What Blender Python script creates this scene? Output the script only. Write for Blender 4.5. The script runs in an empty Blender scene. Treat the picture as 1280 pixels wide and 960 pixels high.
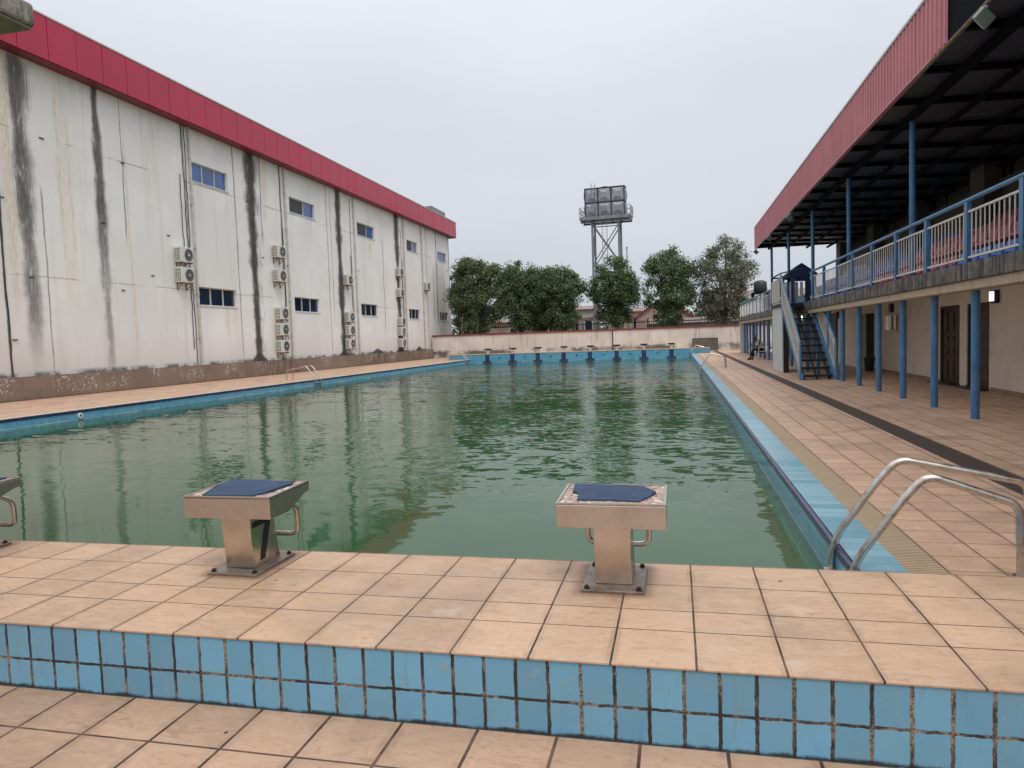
import bpy, bmesh, math, random
import numpy as np
from mathutils import Vector, Matrix
random.seed(7); RNG = np.random.default_rng(7)
S = bpy.context.scene; COL = S.collection
R = math.radians; PI = math.pi

# ------------------------------------------------------------------ nodes
class G:
    def __init__(s, name):
        s.m = bpy.data.materials.new(name); s.m.use_nodes = True
        s.t = s.m.node_tree; s.b = s.t.nodes['Principled BSDF']
        s._pos = None
    def n(s, t, **k):
        x = s.t.nodes.new(t)
        for a, b in k.items(): setattr(x, a, b)
        return x
    def link(s, v, sock):
        if isinstance(v, bpy.types.NodeSocket): s.t.links.new(v, sock)
        elif isinstance(v, (tuple, list)) and sock.type == 'RGBA': sock.default_value = (*v[:3], 1)
        else: sock.default_value = v
    def m_(s, op, a, b=0.0, c=None, clamp=False):
        x = s.n('ShaderNodeMath', operation=op, use_clamp=clamp)
        s.link(a, x.inputs[0]); s.link(b, x.inputs[1])
        if c is not None: s.link(c, x.inputs[2])
        return x.outputs[0]
    def add(s, a, b): return s.m_('ADD', a, b)
    def sub(s, a, b): return s.m_('SUBTRACT', a, b)
    def mul(s, a, b): return s.m_('MULTIPLY', a, b)
    def mx(s, a, b): return s.m_('MAXIMUM', a, b)
    def mn(s, a, b): return s.m_('MINIMUM', a, b)
    def lt(s, a, b): return s.m_('LESS_THAN', a, b)
    def gt(s, a, b): return s.m_('GREATER_THAN', a, b)
    def step(s, v, lo, hi, a=0.0, b=1.0):
        x = s.n('ShaderNodeMapRange'); x.interpolation_type = 'SMOOTHSTEP'
        s.link(v, x.inputs[0])
        for i, q in enumerate((lo, hi, a, b)): s.link(q, x.inputs[1+i])
        return x.outputs[0]
    def pos(s, obj=False):
        if s._pos is None:
            if obj: p = s.n('ShaderNodeTexCoord').outputs['Object']
            else: p = s.n('ShaderNodeNewGeometry').outputs['Position']
            q = s.n('ShaderNodeSeparateXYZ'); s.t.links.new(p, q.inputs[0])
            s._pos = (p, q.outputs[0], q.outputs[1], q.outputs[2])
        return s._pos
    def vec(s, x, y, z):
        q = s.n('ShaderNodeCombineXYZ'); s.link(x, q.inputs[0]); s.link(y, q.inputs[1]); s.link(z, q.inputs[2]); return q.outputs[0]
    def scaled(s, sx, sy, sz, obj=False):
        p, x, y, z = s.pos(obj); return s.vec(s.mul(x, sx), s.mul(y, sy), s.mul(z, sz))
    def noise(s, scale, detail=4, rough=.55, vec=None, dist=0.0):
        x = s.n('ShaderNodeTexNoise'); x.inputs['Scale'].default_value = scale; x.inputs['Detail'].default_value = detail
        x.inputs['Roughness'].default_value = rough; x.inputs['Distortion'].default_value = dist
        s.t.links.new(vec if vec is not None else s.pos()[0], x.inputs['Vector']); return x.outputs['Fac']
    def white(s, vec):
        x = s.n('ShaderNodeTexWhiteNoise'); s.t.links.new(vec, x.inputs['Vector']); return x.outputs['Value']
    def mix(s, f, a, b, mode='MIX'):
        x = s.n('ShaderNodeMix', data_type='RGBA', blend_type=mode)
        s.link(f, x.inputs[0]); s.link(a, x.inputs[6]); s.link(b, x.inputs[7]); return x.outputs[2]
    def bump(s, h, strength=.3, dist=.01):
        x = s.n('ShaderNodeBump'); x.inputs['Strength'].default_value = strength; x.inputs['Distance'].default_value = dist
        s.link(h, x.inputs['Height']); s.t.links.new(x.outputs[0], s.b.inputs['Normal'])
    def out(s, col, rough=.6, metal=0.0, spec=None):
        s.link(col, s.b.inputs['Base Color']); s.link(rough, s.b.inputs['Roughness']); s.link(metal, s.b.inputs['Metallic'])
        if spec is not None: s.b.inputs['Specular IOR Level'].default_value = spec
        return s.m

def simple(name, col, rough=.6, metal=0.0, var=.18, scale=3.0, dirt=None, dscale=1.2, bump=0.0, obj=False, spec=None, streak=False):
    g = G(name); g.pos(obj)
    n = g.noise(scale, 5, .6)
    c = g.mix(g.step(n, .3, .7), tuple(q*(1-var) for q in col), tuple(min(1, q*(1+var)) for q in col))
    if dirt:
        v = g.scaled(5, 5, .35, obj) if streak else None
        d = g.noise(dscale, 6, .7, vec=v)
        c = g.mix(g.step(d, .5, .75, 0, .85), c, dirt)
    if bump: g.bump(g.noise(scale*12, 4), bump, .004)
    return g.out(c, g.step(n, .2, .8, max(.05, rough-.08), min(1, rough+.08)), metal, spec)

M = {}
def tile_mask(g, a, off, pitch, w):
    """1 on a joint line, plus cell index"""
    t = g.m_('DIVIDE', g.sub(a, off), pitch)
    f = g.m_('FRACT', g.add(t, .5)); d = g.mul(g.m_('ABSOLUTE', g.sub(f, .5)), pitch)
    return g.step(d, w*.55, w*.95, 1, 0), g.m_('FLOOR', t)

def tan_tile(name, xoff, xp, yoff=None, yp=None, lines=None, w=.0042, tint=(.56, .375, .25), dirtk=1.0):
    g = G(name); p, x, y, z = g.pos()
    wob = g.mul(g.sub(g.noise(14, 3), .5), .002)
    mxk, ix = tile_mask(g, g.add(x, wob), xoff, xp, w)
    if lines:
        myk = None; iy = 0.0
        for L in lines:
            d = g.m_('ABSOLUTE', g.sub(g.add(y, wob), L)); k = g.step(d, w*.4, w*.8, 1, 0)
            myk = k if myk is None else g.mx(myk, k)
            iy = g.add(iy, g.gt(y, L))
    else:
        myk, iy = tile_mask(g, g.add(y, wob), yoff, yp, w*.8)
    joint = g.mx(mxk, myk)
    r = g.white(g.vec(ix, iy, 3.0))
    dark = tuple(q*.87 for q in tint); light = tuple(min(1, q*1.11) for q in tint)
    c = g.mix(r, dark, light)
    # marbled swirls of the tile body, offset for each tile
    tv = g.vec(g.add(g.mul(x, 1.0), g.mul(r, 37)), g.add(g.mul(y, 2.4), g.mul(r, 11)), r)
    sw = g.noise(5.5, 6, .68, vec=tv, dist=1.4)
    c = g.mix(g.step(sw, .42, .66, 0, .5), c, (tint[0]*1.18, tint[1]*1.27, tint[2]*1.36))
    c = g.mix(g.step(g.noise(9, 7, .72, vec=tv, dist=2.0), .50, .68, 0, .55), c, (tint[0]*.62, tint[1]*.55, tint[2]*.48))
    # grime: large patches, small marks, joint edges
    c = g.mix(g.step(g.noise(.9, 6, .65), .46, .70, 0, .45*dirtk), c, (.20, .14, .10))
    c = g.mix(g.step(g.noise(24, 5, .75), .66, .78, 0, .65*dirtk), c, (.13, .09, .065))
    c = g.mix(g.step(g.noise(3.3, 3, .5), .66, .74, 0, .28*dirtk), c, (.62, .54, .46))
    soft = g.mx(tile_mask(g, x, xoff, xp, w*5)[0], 0.0)
    c = g.mix(g.mul(soft, g.step(g.noise(6, 4), .35, .7, 0, .35)), c, (.2, .13, .09))
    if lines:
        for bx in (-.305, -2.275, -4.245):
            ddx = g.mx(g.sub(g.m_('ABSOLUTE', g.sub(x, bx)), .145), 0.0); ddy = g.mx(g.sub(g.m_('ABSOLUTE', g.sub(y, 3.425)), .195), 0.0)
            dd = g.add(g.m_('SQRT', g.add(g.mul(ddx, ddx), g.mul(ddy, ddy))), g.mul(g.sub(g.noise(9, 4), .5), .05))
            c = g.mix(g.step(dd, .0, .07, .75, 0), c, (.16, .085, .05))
    for lx, ly, ls in ((.46, 3.5, .012), (-2.0, 3.2, .009), (-1.72, 2.35, .010), (.98, 2.38, .012)):
        e_ = g.add(g.m_('POWER', g.sub(x, lx), 2.0), g.m_('POWER', g.sub(y, ly), 2.0)); c = g.mix(g.step(e_, ls*ls*.5, ls*ls, .9, 0), c, (.03, .02, .015))
    jc = g.mix(g.step(g.noise(8, 4), .35, .65), (.035, .022, .016), (.15, .085, .055))
    c = g.mix(joint, c, jc)
    h = g.sub(g.mul(g.noise(30, 3), .12), joint)
    g.bump(h, .35, .003)
    return g.out(c, g.add(g.step(g.noise(4, 4), .3, .7, .38, .6), g.mul(joint, .25)), 0.0, .4)

def wall_tile(name, au, uoff, up, bands, w, base=(.10, .30, .43), messy=True, waterline=None, light=1.0):
    """glazed tile; au 0/1 = coordinate running along the wall, bands = joint heights"""
    g = G(name); p, x, y, z = g.pos(); u = (x, y)[au]
    amp = .006 if messy else .001
    wob = g.mul(g.sub(g.noise(26, 4, .6), .5), amp*2)
    k, iu = tile_mask(g, g.add(u, wob), uoff, up, w)
    wv = g.add(z, wob); iz = 0.0; kz = None
    for L in bands:
        d = g.m_('ABSOLUTE', g.sub(wv, L)); q = g.step(d, w*.45, w*.85, 1, 0)
        kz = q if kz is None else g.mx(kz, q); iz = g.add(iz, g.gt(z, L))
    joint = k if kz is None else g.mx(k, kz)
    r = g.white(g.vec(iu, iz, 1.0))
    c = g.mix(r, tuple(q*.86*light for q in base), tuple(q*1.1*light for q in base))
    c = g.mix(g.step(g.noise(5, 5, .6), .4, .75, 0, .4), c, (.17, .30, .34))
    c = g.mix(g.step(g.noise(2.5, 5, .7, vec=g.scaled(6, 6, 1)), .58, .72, 0, .5), c, (.20, .22, .16))
    if messy:
        jn = g.mul(g.step(g.noise(7, 8, .8, vec=g.scaled(1, 1, .45)), .45, .60), g.step(g.noise(120, 3), .3, .6))
        jc = g.mix(jn, (.026, .021, .018), (.30, .24, .18))
        c = g.mix(joint, c, jc)
        chips = g.step(g.noise(60, 3, .7), .70, .74, 0, .8)
        c = g.mix(chips, c, (.06, .05, .04))
        c = g.mix(g.step(g.noise(10, 6, .8), .62, .66, 0, .5), c, (.30, .36, .36))
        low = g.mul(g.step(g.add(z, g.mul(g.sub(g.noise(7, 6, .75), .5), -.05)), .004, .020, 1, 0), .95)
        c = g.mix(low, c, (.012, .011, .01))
    else:
        c = g.mix(g.mul(joint, .55), c, (.06, .14, .18))
    if waterline is not None:
        wl = g.mul(g.step(g.m_('ABSOLUTE', g.sub(g.add(z, g.mul(g.noise(3, 3), .012)), waterline+.03)), .004, .011, 1, 0), g.step(g.noise(1.2, 4), .4, .6))
        c = g.mix(g.mul(wl, .8), c, (.62, .62, .55))
        c = g.mix(g.step(z, waterline-.25, waterline, .75, 0), c, (.03, .13, .09))
    g.bump(g.mul(joint, -1.0), .5, .004)
    return g.out(c, g.add(.16, g.mul(joint, .6)), 0, .5)

# --------------------------------------------------------------- materials
TP = .3035
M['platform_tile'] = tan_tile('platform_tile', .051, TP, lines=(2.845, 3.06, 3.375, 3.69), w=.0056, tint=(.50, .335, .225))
M['deck_near'] = tan_tile('deck_near', .152, .3045, .115-.27+2.4, .3045, w=.0085, tint=(.47, .305, .21))
M['deck_tile'] = tan_tile('deck_tile', 1.565, .3045, .12, .3045, w=.0062, tint=(.52, .34, .235), dirtk=1.1)
M['step_blue'] = wall_tile('step_blue', 0, .006, .1228, (.131,), .0088, base=(.145, .36, .53))
M['pool_blue'] = wall_tile('pool_blue', 1, 0, .122, (-.14,), .006, messy=False, waterline=-.28, base=(.12, .35, .52))
M['pool_blue_x'] = wall_tile('pool_blue_x', 0, 0, .122, (-.14, .1), .006, messy=False, waterline=-.28, base=(.10, .33, .50))

g = G('coping_blue'); p, x, y, z = g.pos()
k, iy = tile_mask(g, y, 0, .145, .006)
r = g.white(g.vec(iy, 0.0, 5.0))
c = g.mix(r, (.16, .34, .44), (.27, .47, .57))
c = g.mix(g.step(g.noise(7, 5, .7), .5, .7, 0, .5), c, (.34, .42, .42))
c = g.mix(g.mul(k, .6), c, (.05, .12, .15)); g.bump(g.mul(k, -1.0), .3, .003)
M['coping_blue'] = g.out(c, .28)

g = G('navy_tile'); p, x, y, z = g.pos()
k, iy = tile_mask(g, g.add(y, x), 0, .122, .005)
c = g.mix(g.step(g.noise(5, 5), .35, .7), (.014, .022, .068), (.032, .048, .115)); c = g.mix(g.mul(k, .5), c, (.1, .12, .15))
M['navy_tile'] = g.out(c, .25)

g = G('overflow_grate'); p, x, y, z = g.pos()
k, iy = tile_mask(g, y, 0, .034, .012)
c = g.mix(g.noise(6, 4), (.42, .30, .185), (.56, .42, .28)); c = g.mix(g.mul(k, .75), c, (.10, .07, .04))
c = g.mix(g.step(g.noise(2, 5, .7), .5, .75, 0, .5), c, (.2, .16, .08)); g.bump(g.mul(k, -1.0), .6, .006)
M['overflow_grate'] = g.out(c, .6)

g = G('drain_grate'); p, x, y, z = g.pos()
k, iy = tile_mask(g, y, 0, .042, .016); k2, i2 = tile_mask(g, x, 2.865, .32, .02); 
c = g.mix(g.noise(5, 5), (.045, .028, .024), (.085, .055, .045)); c = g.mix(g.mul(k, .85), c, (.012, .008, .007)); c = g.mix(k2, c, (.1, .07, .06))
g.bump(g.mul(k, -1.0), .6, .008); M['drain_grate'] = g.out(c, .7)

# pool water: murky green body, mirror-like skin with ripples
g = G('water'); p, x, y, z = g.pos()
warp = g.noise(.35, 3)
def slopes(scale, ax, detail, seed, dist=.5):
    v = g.vec(g.mul(g.add(x, g.mul(warp, 1.2)), ax), y, seed)
    q = g.n('ShaderNodeTexNoise'); q.inputs['Scale'].default_value = scale; q.inputs['Detail'].default_value = detail; q.inputs['Distortion'].default_value = dist
    g.t.links.new(v, q.inputs['Vector']); sp = g.n('ShaderNodeSeparateColor'); g.t.links.new(q.outputs['Color'], sp.inputs[0])
    return g.sub(sp.outputs[0], .5), g.sub(sp.outputs[1], .5)
a1 = slopes(1.3, .65, 1, 0.0); a2 = slopes(4.2, .62, 2, 3.0, .8); a3 = slopes(11.0, .7, 1, 7.0)
gust = g.noise(.16, 3, .5, vec=g.vec(x, g.mul(y, .6), 2.0)); gust2 = g.noise(.5, 3, .5, vec=g.vec(g.mul(x, .6), y, 9.0))
calm = g.mul(g.step(y, 4.5, 12.0, .10, .9), g.step(y, 14, 40, 1, 1.7))
side = g.step(g.add(x, g.mul(y, .15)), -11, -2, .42, 1)
amp = g.mul(g.mul(calm, side), g.mul(g.step(gust, .32, .62, .6, 1.25), g.step(gust2, .35, .6, .55, 1.15)))
def tot(i): return g.mul(amp, g.add(g.mul(a1[i], .10), g.add(g.mul(a2[i], .22), g.mul(a3[i], .13))))
nx_ = g.mul(tot(0), .7); ny_ = tot(1)
nv = g.n('ShaderNodeVectorMath', operation='NORMALIZE'); g.t.links.new(g.vec(nx_, ny_, 1.0), nv.inputs[0])
class _B: pass
bm = _B(); bm.outputs = [nv.outputs[0]]
body = g.mix(g.step(g.noise(.25, 3), .35, .7), (.040, .112, .045), (.060, .140, .065))
dif = g.n('ShaderNodeBsdfDiffuse'); g.link(body, dif.inputs[0])
tr = g.n('ShaderNodeBsdfTransparent'); tr.inputs[0].default_value = (.55, .85, .62, 1)
mb = g.n('ShaderNodeMixShader'); mb.inputs[0].default_value = .20
g.t.links.new(dif.outputs[0], mb.inputs[1]); g.t.links.new(tr.outputs[0], mb.inputs[2])
gl = g.n('ShaderNodeBsdfGlossy'); gl.inputs['Roughness'].default_value = .03; g.t.links.new(bm.outputs[0], gl.inputs['Normal'])
fr = g.n('ShaderNodeFresnel'); fr.inputs['IOR'].default_value = 1.40; g.t.links.new(bm.outputs[0], fr.inputs['Normal'])
mg = g.n('ShaderNodeMixShader'); g.t.links.new(fr.outputs[0], mg.inputs[0]); g.t.links.new(mb.outputs[0], mg.inputs[1]); g.t.links.new(gl.outputs[0], mg.inputs[2])
g.t.links.new(mg.outputs[0], g.t.nodes['Material Output'].inputs['Surface']); M['water'] = g.m

# big stained wall
g = G('stained_wall'); p, x, y, z = g.pos()
base = g.mix(g.step(g.noise(.35, 5, .6), .35, .7), (.73, .715, .70), (.81, .80, .79))
base = g.mix(g.step(g.noise(1.3, 5, .65, vec=g.scaled(1, 2.2, .10)), .5, .75, 0, .38), base, (.50, .46, .41))
base = g.mix(g.step(z, 2.5, .85, 0, .35), base, (.55, .50, .45))
base = g.mix(g.mul(g.step(y, 21.5, 18.5, 0, .35), g.noise(.8, 3)), base, (.50, .37, .33))
fine = g.noise(2.6, 8, .82, vec=g.scaled(1, 13, .20)); brk = g.noise(.9, 6, .7, vec=g.scaled(1, 2.0, .8)); wfac = g.step(g.noise(.45, 4, .6, vec=g.scaled(1, .3, 1)), .35, .65, .55, 1.15)
wy = g.add(y, g.mul(g.sub(g.noise(.5, 4), .5), .22))
def streak(y0, w, zb, zt, lo, hi, amt, col, fade=.8):
    global base
    d = g.m_('DIVIDE', g.m_('ABSOLUTE', g.sub(wy, y0)), g.mul(wfac, w))
    m = g.step(g.add(d, g.mul(g.sub(fine, .5), 2.2)), .35, 1.05, 1, 0)
    m = g.mul(m, g.step(g.add(g.mul(fine, .5), g.mul(brk, .5)), lo+.02, hi-.03))
    m = g.mul(m, g.mul(g.step(z, zb-fade, zb+fade), g.step(z, zt-.1, zt+.4, 1, 0)))
    inner = g.step(g.noise(4.5, 6, .75, vec=g.scaled(1, 3, .5)), .38, .64)
    base = g.mix(g.mul(m, amt), base, g.mix(g.mul(inner, .55), col, tuple(q*2.6+.05 for q in col)))
DK = (.022, .021, .021)
streak(20.1, .52, 1.9, 11.1, .36, .54, .85, (.085, .08, .078), 1.4); streak(20.0, .34, 5.5, 11.3, .36, .5, .8, (.06, .058, .056), 1.4)
streak(23.38, .34, 1.0, 11.5, .36, .56, .72, (.10, .095, .092), 1.2); streak(23.36, .30, 5.5, 11.5, .32, .5, .85, (.05, .047, .045), 1.6)
streak(33.7, .85, .9, 11.5, .46, .6, .7, (.10, .09, .08), .3); streak(33.40, .62, .7, 11.5, .30, .50, .97, DK, .2)
streak(43.2, .58, .7, 11.5, .28, .50, .97, DK, .2)
streak(53.15, .60, .7, 11.5, .28, .50, .97, DK, .2)
streak(19.1, .09, .8, 11.5, .3, .45, .9, DK, .2)
streak(62.6, .16, 3.0, 11.5, .3, .45, .8, DK, .3)
for y0, w, zb, zt in ((24.6, .05, 6, 11.5), (32.0, .07, 1, 11.4), (36.3, .10, 6.5, 11.5), (41.6, .07, 1, 11.5), (42.1, .05, 3, 11), (50.3, .08, 2.5, 8.9), (59.9, .1, 1, 11.5), (61.6, .08, 3, 8), (64.6, .08, 4.5, 8.9), (34.3, .09, 7, 11.3), (28.3, .06, 4, 11.5), (20.75, .05, 1, 7)):
    streak(y0, w, zb, zt, .3, .45, .75, (.12, .10, .085), .5)
for y0, w, zb, zt, am in ((21.55, .10, 4, 10.5, .40), (22.0, .06, 5, 9.6, .4), (21.8, .5, 3, 10.8, .22), (24.75, .09, 2, 10, .42), (26.0, .25, 7.5, 10, .22), (26.6, .06, 5, 9.6, .35), (19.5, .3, 3, 11.4, .45), (34.6, .35, 8, 11.4, .45), (48.0, .3, 7.5, 11.4, .35), (50.0, .25, 9, 11.4, .35), (63.9, .4, 2, 9, .3), (30.9, .25, 2.2, 3.4, .4)):
    streak(y0, w, zb, zt, .3, .55, am, (.46, .36, .23), .8)
# panel joints with crack lines
crackn = g.mul(g.sub(g.noise(1.1, 5, .7), .5), .35)
for zj, amt in ((8.95, .6), (4.15, .42)):
    d = g.m_('ABSOLUTE', g.sub(g.add(z, g.mul(crackn, .35)), zj))
    m = g.mul(g.step(d, .012, .03, 1, 0), g.step(g.noise(.42, 3), .47, .56))
    base = g.mix(g.mul(m, amt), base, (.12, .08, .06))
# dark mould along the wall foot, with fans under the leaking joints
foot = g.mul(g.step(z, .80, .98, 1, 0), g.step(g.noise(1.1, 5, .7), .42, .58))
base = g.mix(g.mul(foot, .85), base, (.05, .045, .04))
for y0, w, hgt in ((33.4, .9, .55), (43.2, .8, .5), (48.6, 1.3, .42), (53.1, 1.1, .6), (57.3, 1.0, .45)):
    e = g.add(g.m_('POWER', g.m_('ABSOLUTE', g.m_('DIVIDE', g.sub(y, y0), w)), 1.3), g.m_('DIVIDE', g.sub(z, .76), hgt))
    base = g.mix(g.step(g.add(e, g.mul(g.sub(fine, .5), .6)), .7, 1.0, .93, 0), base, (.05, .048, .045))
g.bump(g.noise(6, 6, .6), .12, .02)
M['stained_wall'] = g.out(base, .85)

g = G('plinth'); p, x, y, z = g.pos()
k, iy = tile_mask(g, y, 0, .62, .012)
c = g.mix(g.white(g.vec(iy, g.m_('FLOOR', g.mul(z, 2.6)), 0.0)), (.19, .13, .098), (.225, .16, .12))
c = g.mix(g.step(g.noise(.5, 5), .4, .7, 0, .6), c, (.27, .20, .155))
clus = g.mul(g.step(g.noise(.55, 2), .46, .56), g.step(z, .12, .25))
chip = g.mul(g.step(g.noise(7.5, 5, .75, vec=g.scaled(1, 1, 1.6), dist=.8), .555, .575), clus)
c = g.mix(chip, c, (.58, .54, .48))
drip = g.noise(2.6, 5, .7, vec=g.scaled(1, 4, .35))
zone = g.mx(g.mul(g.step(y, 32.5, 33.5), g.step(y, 36, 37.5, 1, 0)), g.mul(g.step(y, 43, 46, 0, .8), 1.0))
c = g.mix(g.mul(g.step(drip, .5, .6), zone), c, (.035, .028, .024))
c = g.mix(g.mul(k, .5), c, (.09, .065, .05)); c = g.mix(g.step(z, .10, .0, 0, .55), c, (.07, .055, .045))
c = g.mix(g.mul(g.step(z, .73, .775), g.step(g.noise(1.2, 5), .35, .6, 0, .8)), c, (.05, .045, .04))
M['plinth'] = g.out(c, .7)

g = G('boundary_plaster'); p, x, y, z = g.pos()
c = g.mix(g.step(g.noise(.5, 5, .6), .35, .7), (.56, .505, .455), (.70, .65, .60))
st = g.noise(1.6, 6, .75, vec=g.scaled(3.2, 1, .22))
c = g.mix(g.step(st, .52, .68, 0, .6), c, (.26, .18, .145))
c = g.mix(g.mul(g.step(st, .6, .72), g.step(g.noise(.3, 3), .5, .62)), c, (.08, .065, .06))
mould = g.mul(g.step(g.add(z, g.mul(g.noise(1.6, 6, .75), -1.0)), -.05, .22, 1, 0), g.mul(g.step(g.noise(.35, 3), .42, .56), 1.0))
c = g.mix(g.mul(mould, .85), c, (.06, .05, .04))
M['boundary_plaster'] = g.out(c, .85)

M['crimson'] = simple('crimson', (.43, .026, .062), .35, var=.07, scale=.5, spec=.35)
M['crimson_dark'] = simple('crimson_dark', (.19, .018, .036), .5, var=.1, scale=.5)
M['seam'] = simple('seam', (.10, .012, .02), .7)
M['coping_red'] = simple('coping_red', (.17, .035, .032), .7, dirt=(.05, .03, .03), dscale=2)
M['rose'] = simple('rose', (.52, .185, .215), .45, var=.12, scale=.8, dirt=(.38, .15, .17), dscale=1.5, streak=True, spec=.3)
M['roof_dark'] = simple('roof_dark', (.075, .080, .105), .6, var=.2, scale=.9)
M['roof_steel'] = simple('roof_steel', (.008, .009, .013), .9, var=.2, spec=.08)
M['blue_paint'] = simple('blue_paint', (.055, .175, .36), .38, var=.16, scale=4, dirt=(.10, .16, .22), dscale=3)
M['blue_rail'] = simple('blue_rail', (.075, .205, .37), .4, var=.12, scale=4, dirt=(.16, .24, .32), dscale=3)
M['blue_dark'] = simple('blue_dark', (.012, .035, .085), .5, var=.25, scale=2)
M['white_paint'] = simple('white_paint', (.62, .60, .55), .5, var=.08, scale=5, dirt=(.34, .29, .22), dscale=6)
M['panel_white'] = simple('panel_white', (.50, .53, .55), .6, var=.06, scale=1.5)
M['black_steel'] = simple('black_steel', (.012, .013, .018), .5, var=.3)
M['cream_wall'] = simple('cream_wall', (.76, .69, .61), .8, var=.06, scale=.8, dirt=(.58, .50, .42), dscale=.9, bump=.1)
M['skirt'] = simple('skirt', (.30, .20, .145), .7)
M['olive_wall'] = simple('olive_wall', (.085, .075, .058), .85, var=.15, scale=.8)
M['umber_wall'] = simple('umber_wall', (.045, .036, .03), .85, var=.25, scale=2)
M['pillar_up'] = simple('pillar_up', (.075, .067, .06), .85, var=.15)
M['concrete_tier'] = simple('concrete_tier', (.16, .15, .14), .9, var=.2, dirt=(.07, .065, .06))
g = G('kerb_concrete'); p, x, y, z = g.pos()
c = g.mix(g.step(g.noise(3, 6, .7), .35, .65), (.085, .078, .073), (.20, .18, .165))
c = g.mix(g.step(g.noise(2.2, 5, .75, vec=g.scaled(1, 3.2, .25)), .47, .6, 0, .85), c, (.028, .025, .026))
k, i_ = tile_mask(g, y, 0, 1.2, .02); c = g.mix(g.mul(k, .6), c, (.02, .02, .02)); g.bump(g.noise(25, 5), .4, .01)
M['kerb_concrete'] = g.out(c, .95)
g = G('pebble_dash'); p, x, y, z = g.pos()
vv = g.n('ShaderNodeTexVoronoi'); vv.inputs['Scale'].default_value = 55; g.t.links.new(p, vv.inputs['Vector'])
c = g.mix(g.step(vv.outputs['Distance'], .15, .6), (.66, .54, .41), (.36, .28, .20))
c = g.mix(g.step(g.noise(1.5, 4, .7, vec=g.scaled(1, 3, .5)), .5, .7, 0, .5), c, (.22, .17, .12)); g.bump(vv.outputs['Distance'], .6, .01)
M['pebble_dash'] = g.out(c, .9)
g = G('door_wood'); p, x, y, z = g.pos()
c = g.mix(g.noise(3, 6, .7, vec=g.scaled(8, 8, .6)), (.030, .016, .012), (.075, .042, .03)); M['door_wood'] = g.out(c, .45)
M['door_frame'] = simple('door_frame', (.05, .03, .022), .5)
M['void'] = simple('void', (.022, .021, .02), .9)
M['shutter'] = simple('shutter', (.022, .065, .14), .5, var=.2, scale=2)

g = G('stainless'); p, x, y, z = g.pos()
n = g.noise(5, 6, .7); br = g.noise(1.0, 4, .6, vec=g.scaled(3, 3, 160))
c = g.mix(g.step(n, .35, .7), (.62, .58, .54), (.52, .45, .39)); c = g.mix(g.step(g.noise(18, 5, .75), .6, .75, 0, .06), c, (.33, .25, .19))
g.bump(g.noise(2.5, 2), .03, .01)
M['stainless'] = g.out(c, g.step(n, .3, .7, .20, .36), 1.0)
g = G('rail_steel'); p, x, y, z = g.pos()
c = g.mix(g.step(g.noise(12, 5, .7), .45, .7), (.60, .56, .52), (.36, .27, .21)); M['rail_steel'] = g.out(c, g.step(g.noise(9, 4), .3, .7, .24, .42), 1.0)
g = G('flaked_top'); p, x, y, z = g.pos()
c = g.mix(g.step(g.noise(45, 5, .8), .45, .56), (.50, .35, .27), (.16, .13, .12)); c = g.mix(g.step(g.noise(30, 4), .55, .6), c, (.62, .56, .5)); M['flaked_top'] = g.out(c, .6)
g = G('mat_blue'); p, x, y, z = g.pos()
wv = g.n('ShaderNodeTexWave', wave_type='BANDS'); wv.inputs['Scale'].default_value = 42; wv.inputs['Distortion'].default_value = .3; g.t.links.new(g.scaled(.55, 1, 1), wv.inputs['Vector'])
c = g.mix(g.step(g.noise(7, 4), .35, .7), (.014, .036, .085), (.022, .055, .12)); c = g.mix(g.mul(wv.outputs['Fac'], .3), c, (.04, .085, .16)); g.bump(wv.outputs['Fac'], .4, .003); M['mat_blue'] = g.out(c, .75)
M['plate_worn'] = simple('plate_worn', (.30, .25, .215), .42, metal=.75, var=.25, scale=14, dirt=(.12, .075, .05), dscale=9)
M['bolt'] = simple('bolt', (.03, .024, .02), .6, metal=.3)
M['number_black'] = simple('number_black', (.008, .008, .01), .4)
M['ac_white'] = simple('ac_white', (.62, .61, .56), .5, var=.06, dirt=(.38, .35, .29), dscale=3, obj=False)
M['ac_dark'] = simple('ac_dark', (.075, .08, .09), .55)
M['ac_hub'] = simple('ac_hub', (.55, .56, .57), .4)
M['ac_slot'] = simple('ac_slot', (.03, .03, .03), .7)
M['rust'] = simple('rust', (.20, .13, .085), .8, var=.3, scale=12)
M['cable'] = simple('cable', (.035, .032, .03), .7)
M['pvc'] = simple('pvc', (.50, .48, .45), .5, dirt=(.30, .27, .23), dscale=2)
def glass(name, col, rough=.06):
    g = G(name); p, x, y, z = g.pos(); n = g.noise(.9, 3)
    c = g.mix(g.step(n, .35, .65), tuple(q*.7 for q in col), col); g.bump(n, .05, .05); return g.out(c, rough, 0, .8)
M['glass_blue'] = glass('glass_blue', (.045, .12, .36)); M['glass_dark'] = glass('glass_dark', (.012, .022, .05)); M['glass_open'] = glass('glass_open', (.006, .006, .007), .5)
M['alu'] = simple('alu', (.55, .55, .55), .4, var=.05)
M['galv'] = simple('galv', (.22, .235, .25), .5, metal=.35, var=.2, scale=1.5, dirt=(.075, .075, .08), dscale=.8)
M['galv_tank'] = simple('galv_tank', (.30, .31, .345), .5, metal=.2, var=.2, scale=1.2, dirt=(.10, .10, .115), dscale=1.2)
M['bark'] = simple('bark', (.07, .055, .042), .95, var=.3, scale=5)
def leafm(name, a, b):
    g = G(name); p, x, y, z = g.pos()
    c = g.mix(g.step(g.noise(1.1, 3), .35, .65), a, b); c = g.mix(g.step(g.noise(9, 3), .5, .75, 0, .6), c, tuple(q*1.35 for q in b))
    g.b.inputs['Subsurface Weight'].default_value = 0; return g.out(c, .6, 0, .25)
M['leaf'] = leafm('leaf', (.046, .082, .040), (.125, .178, .074))
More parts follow.
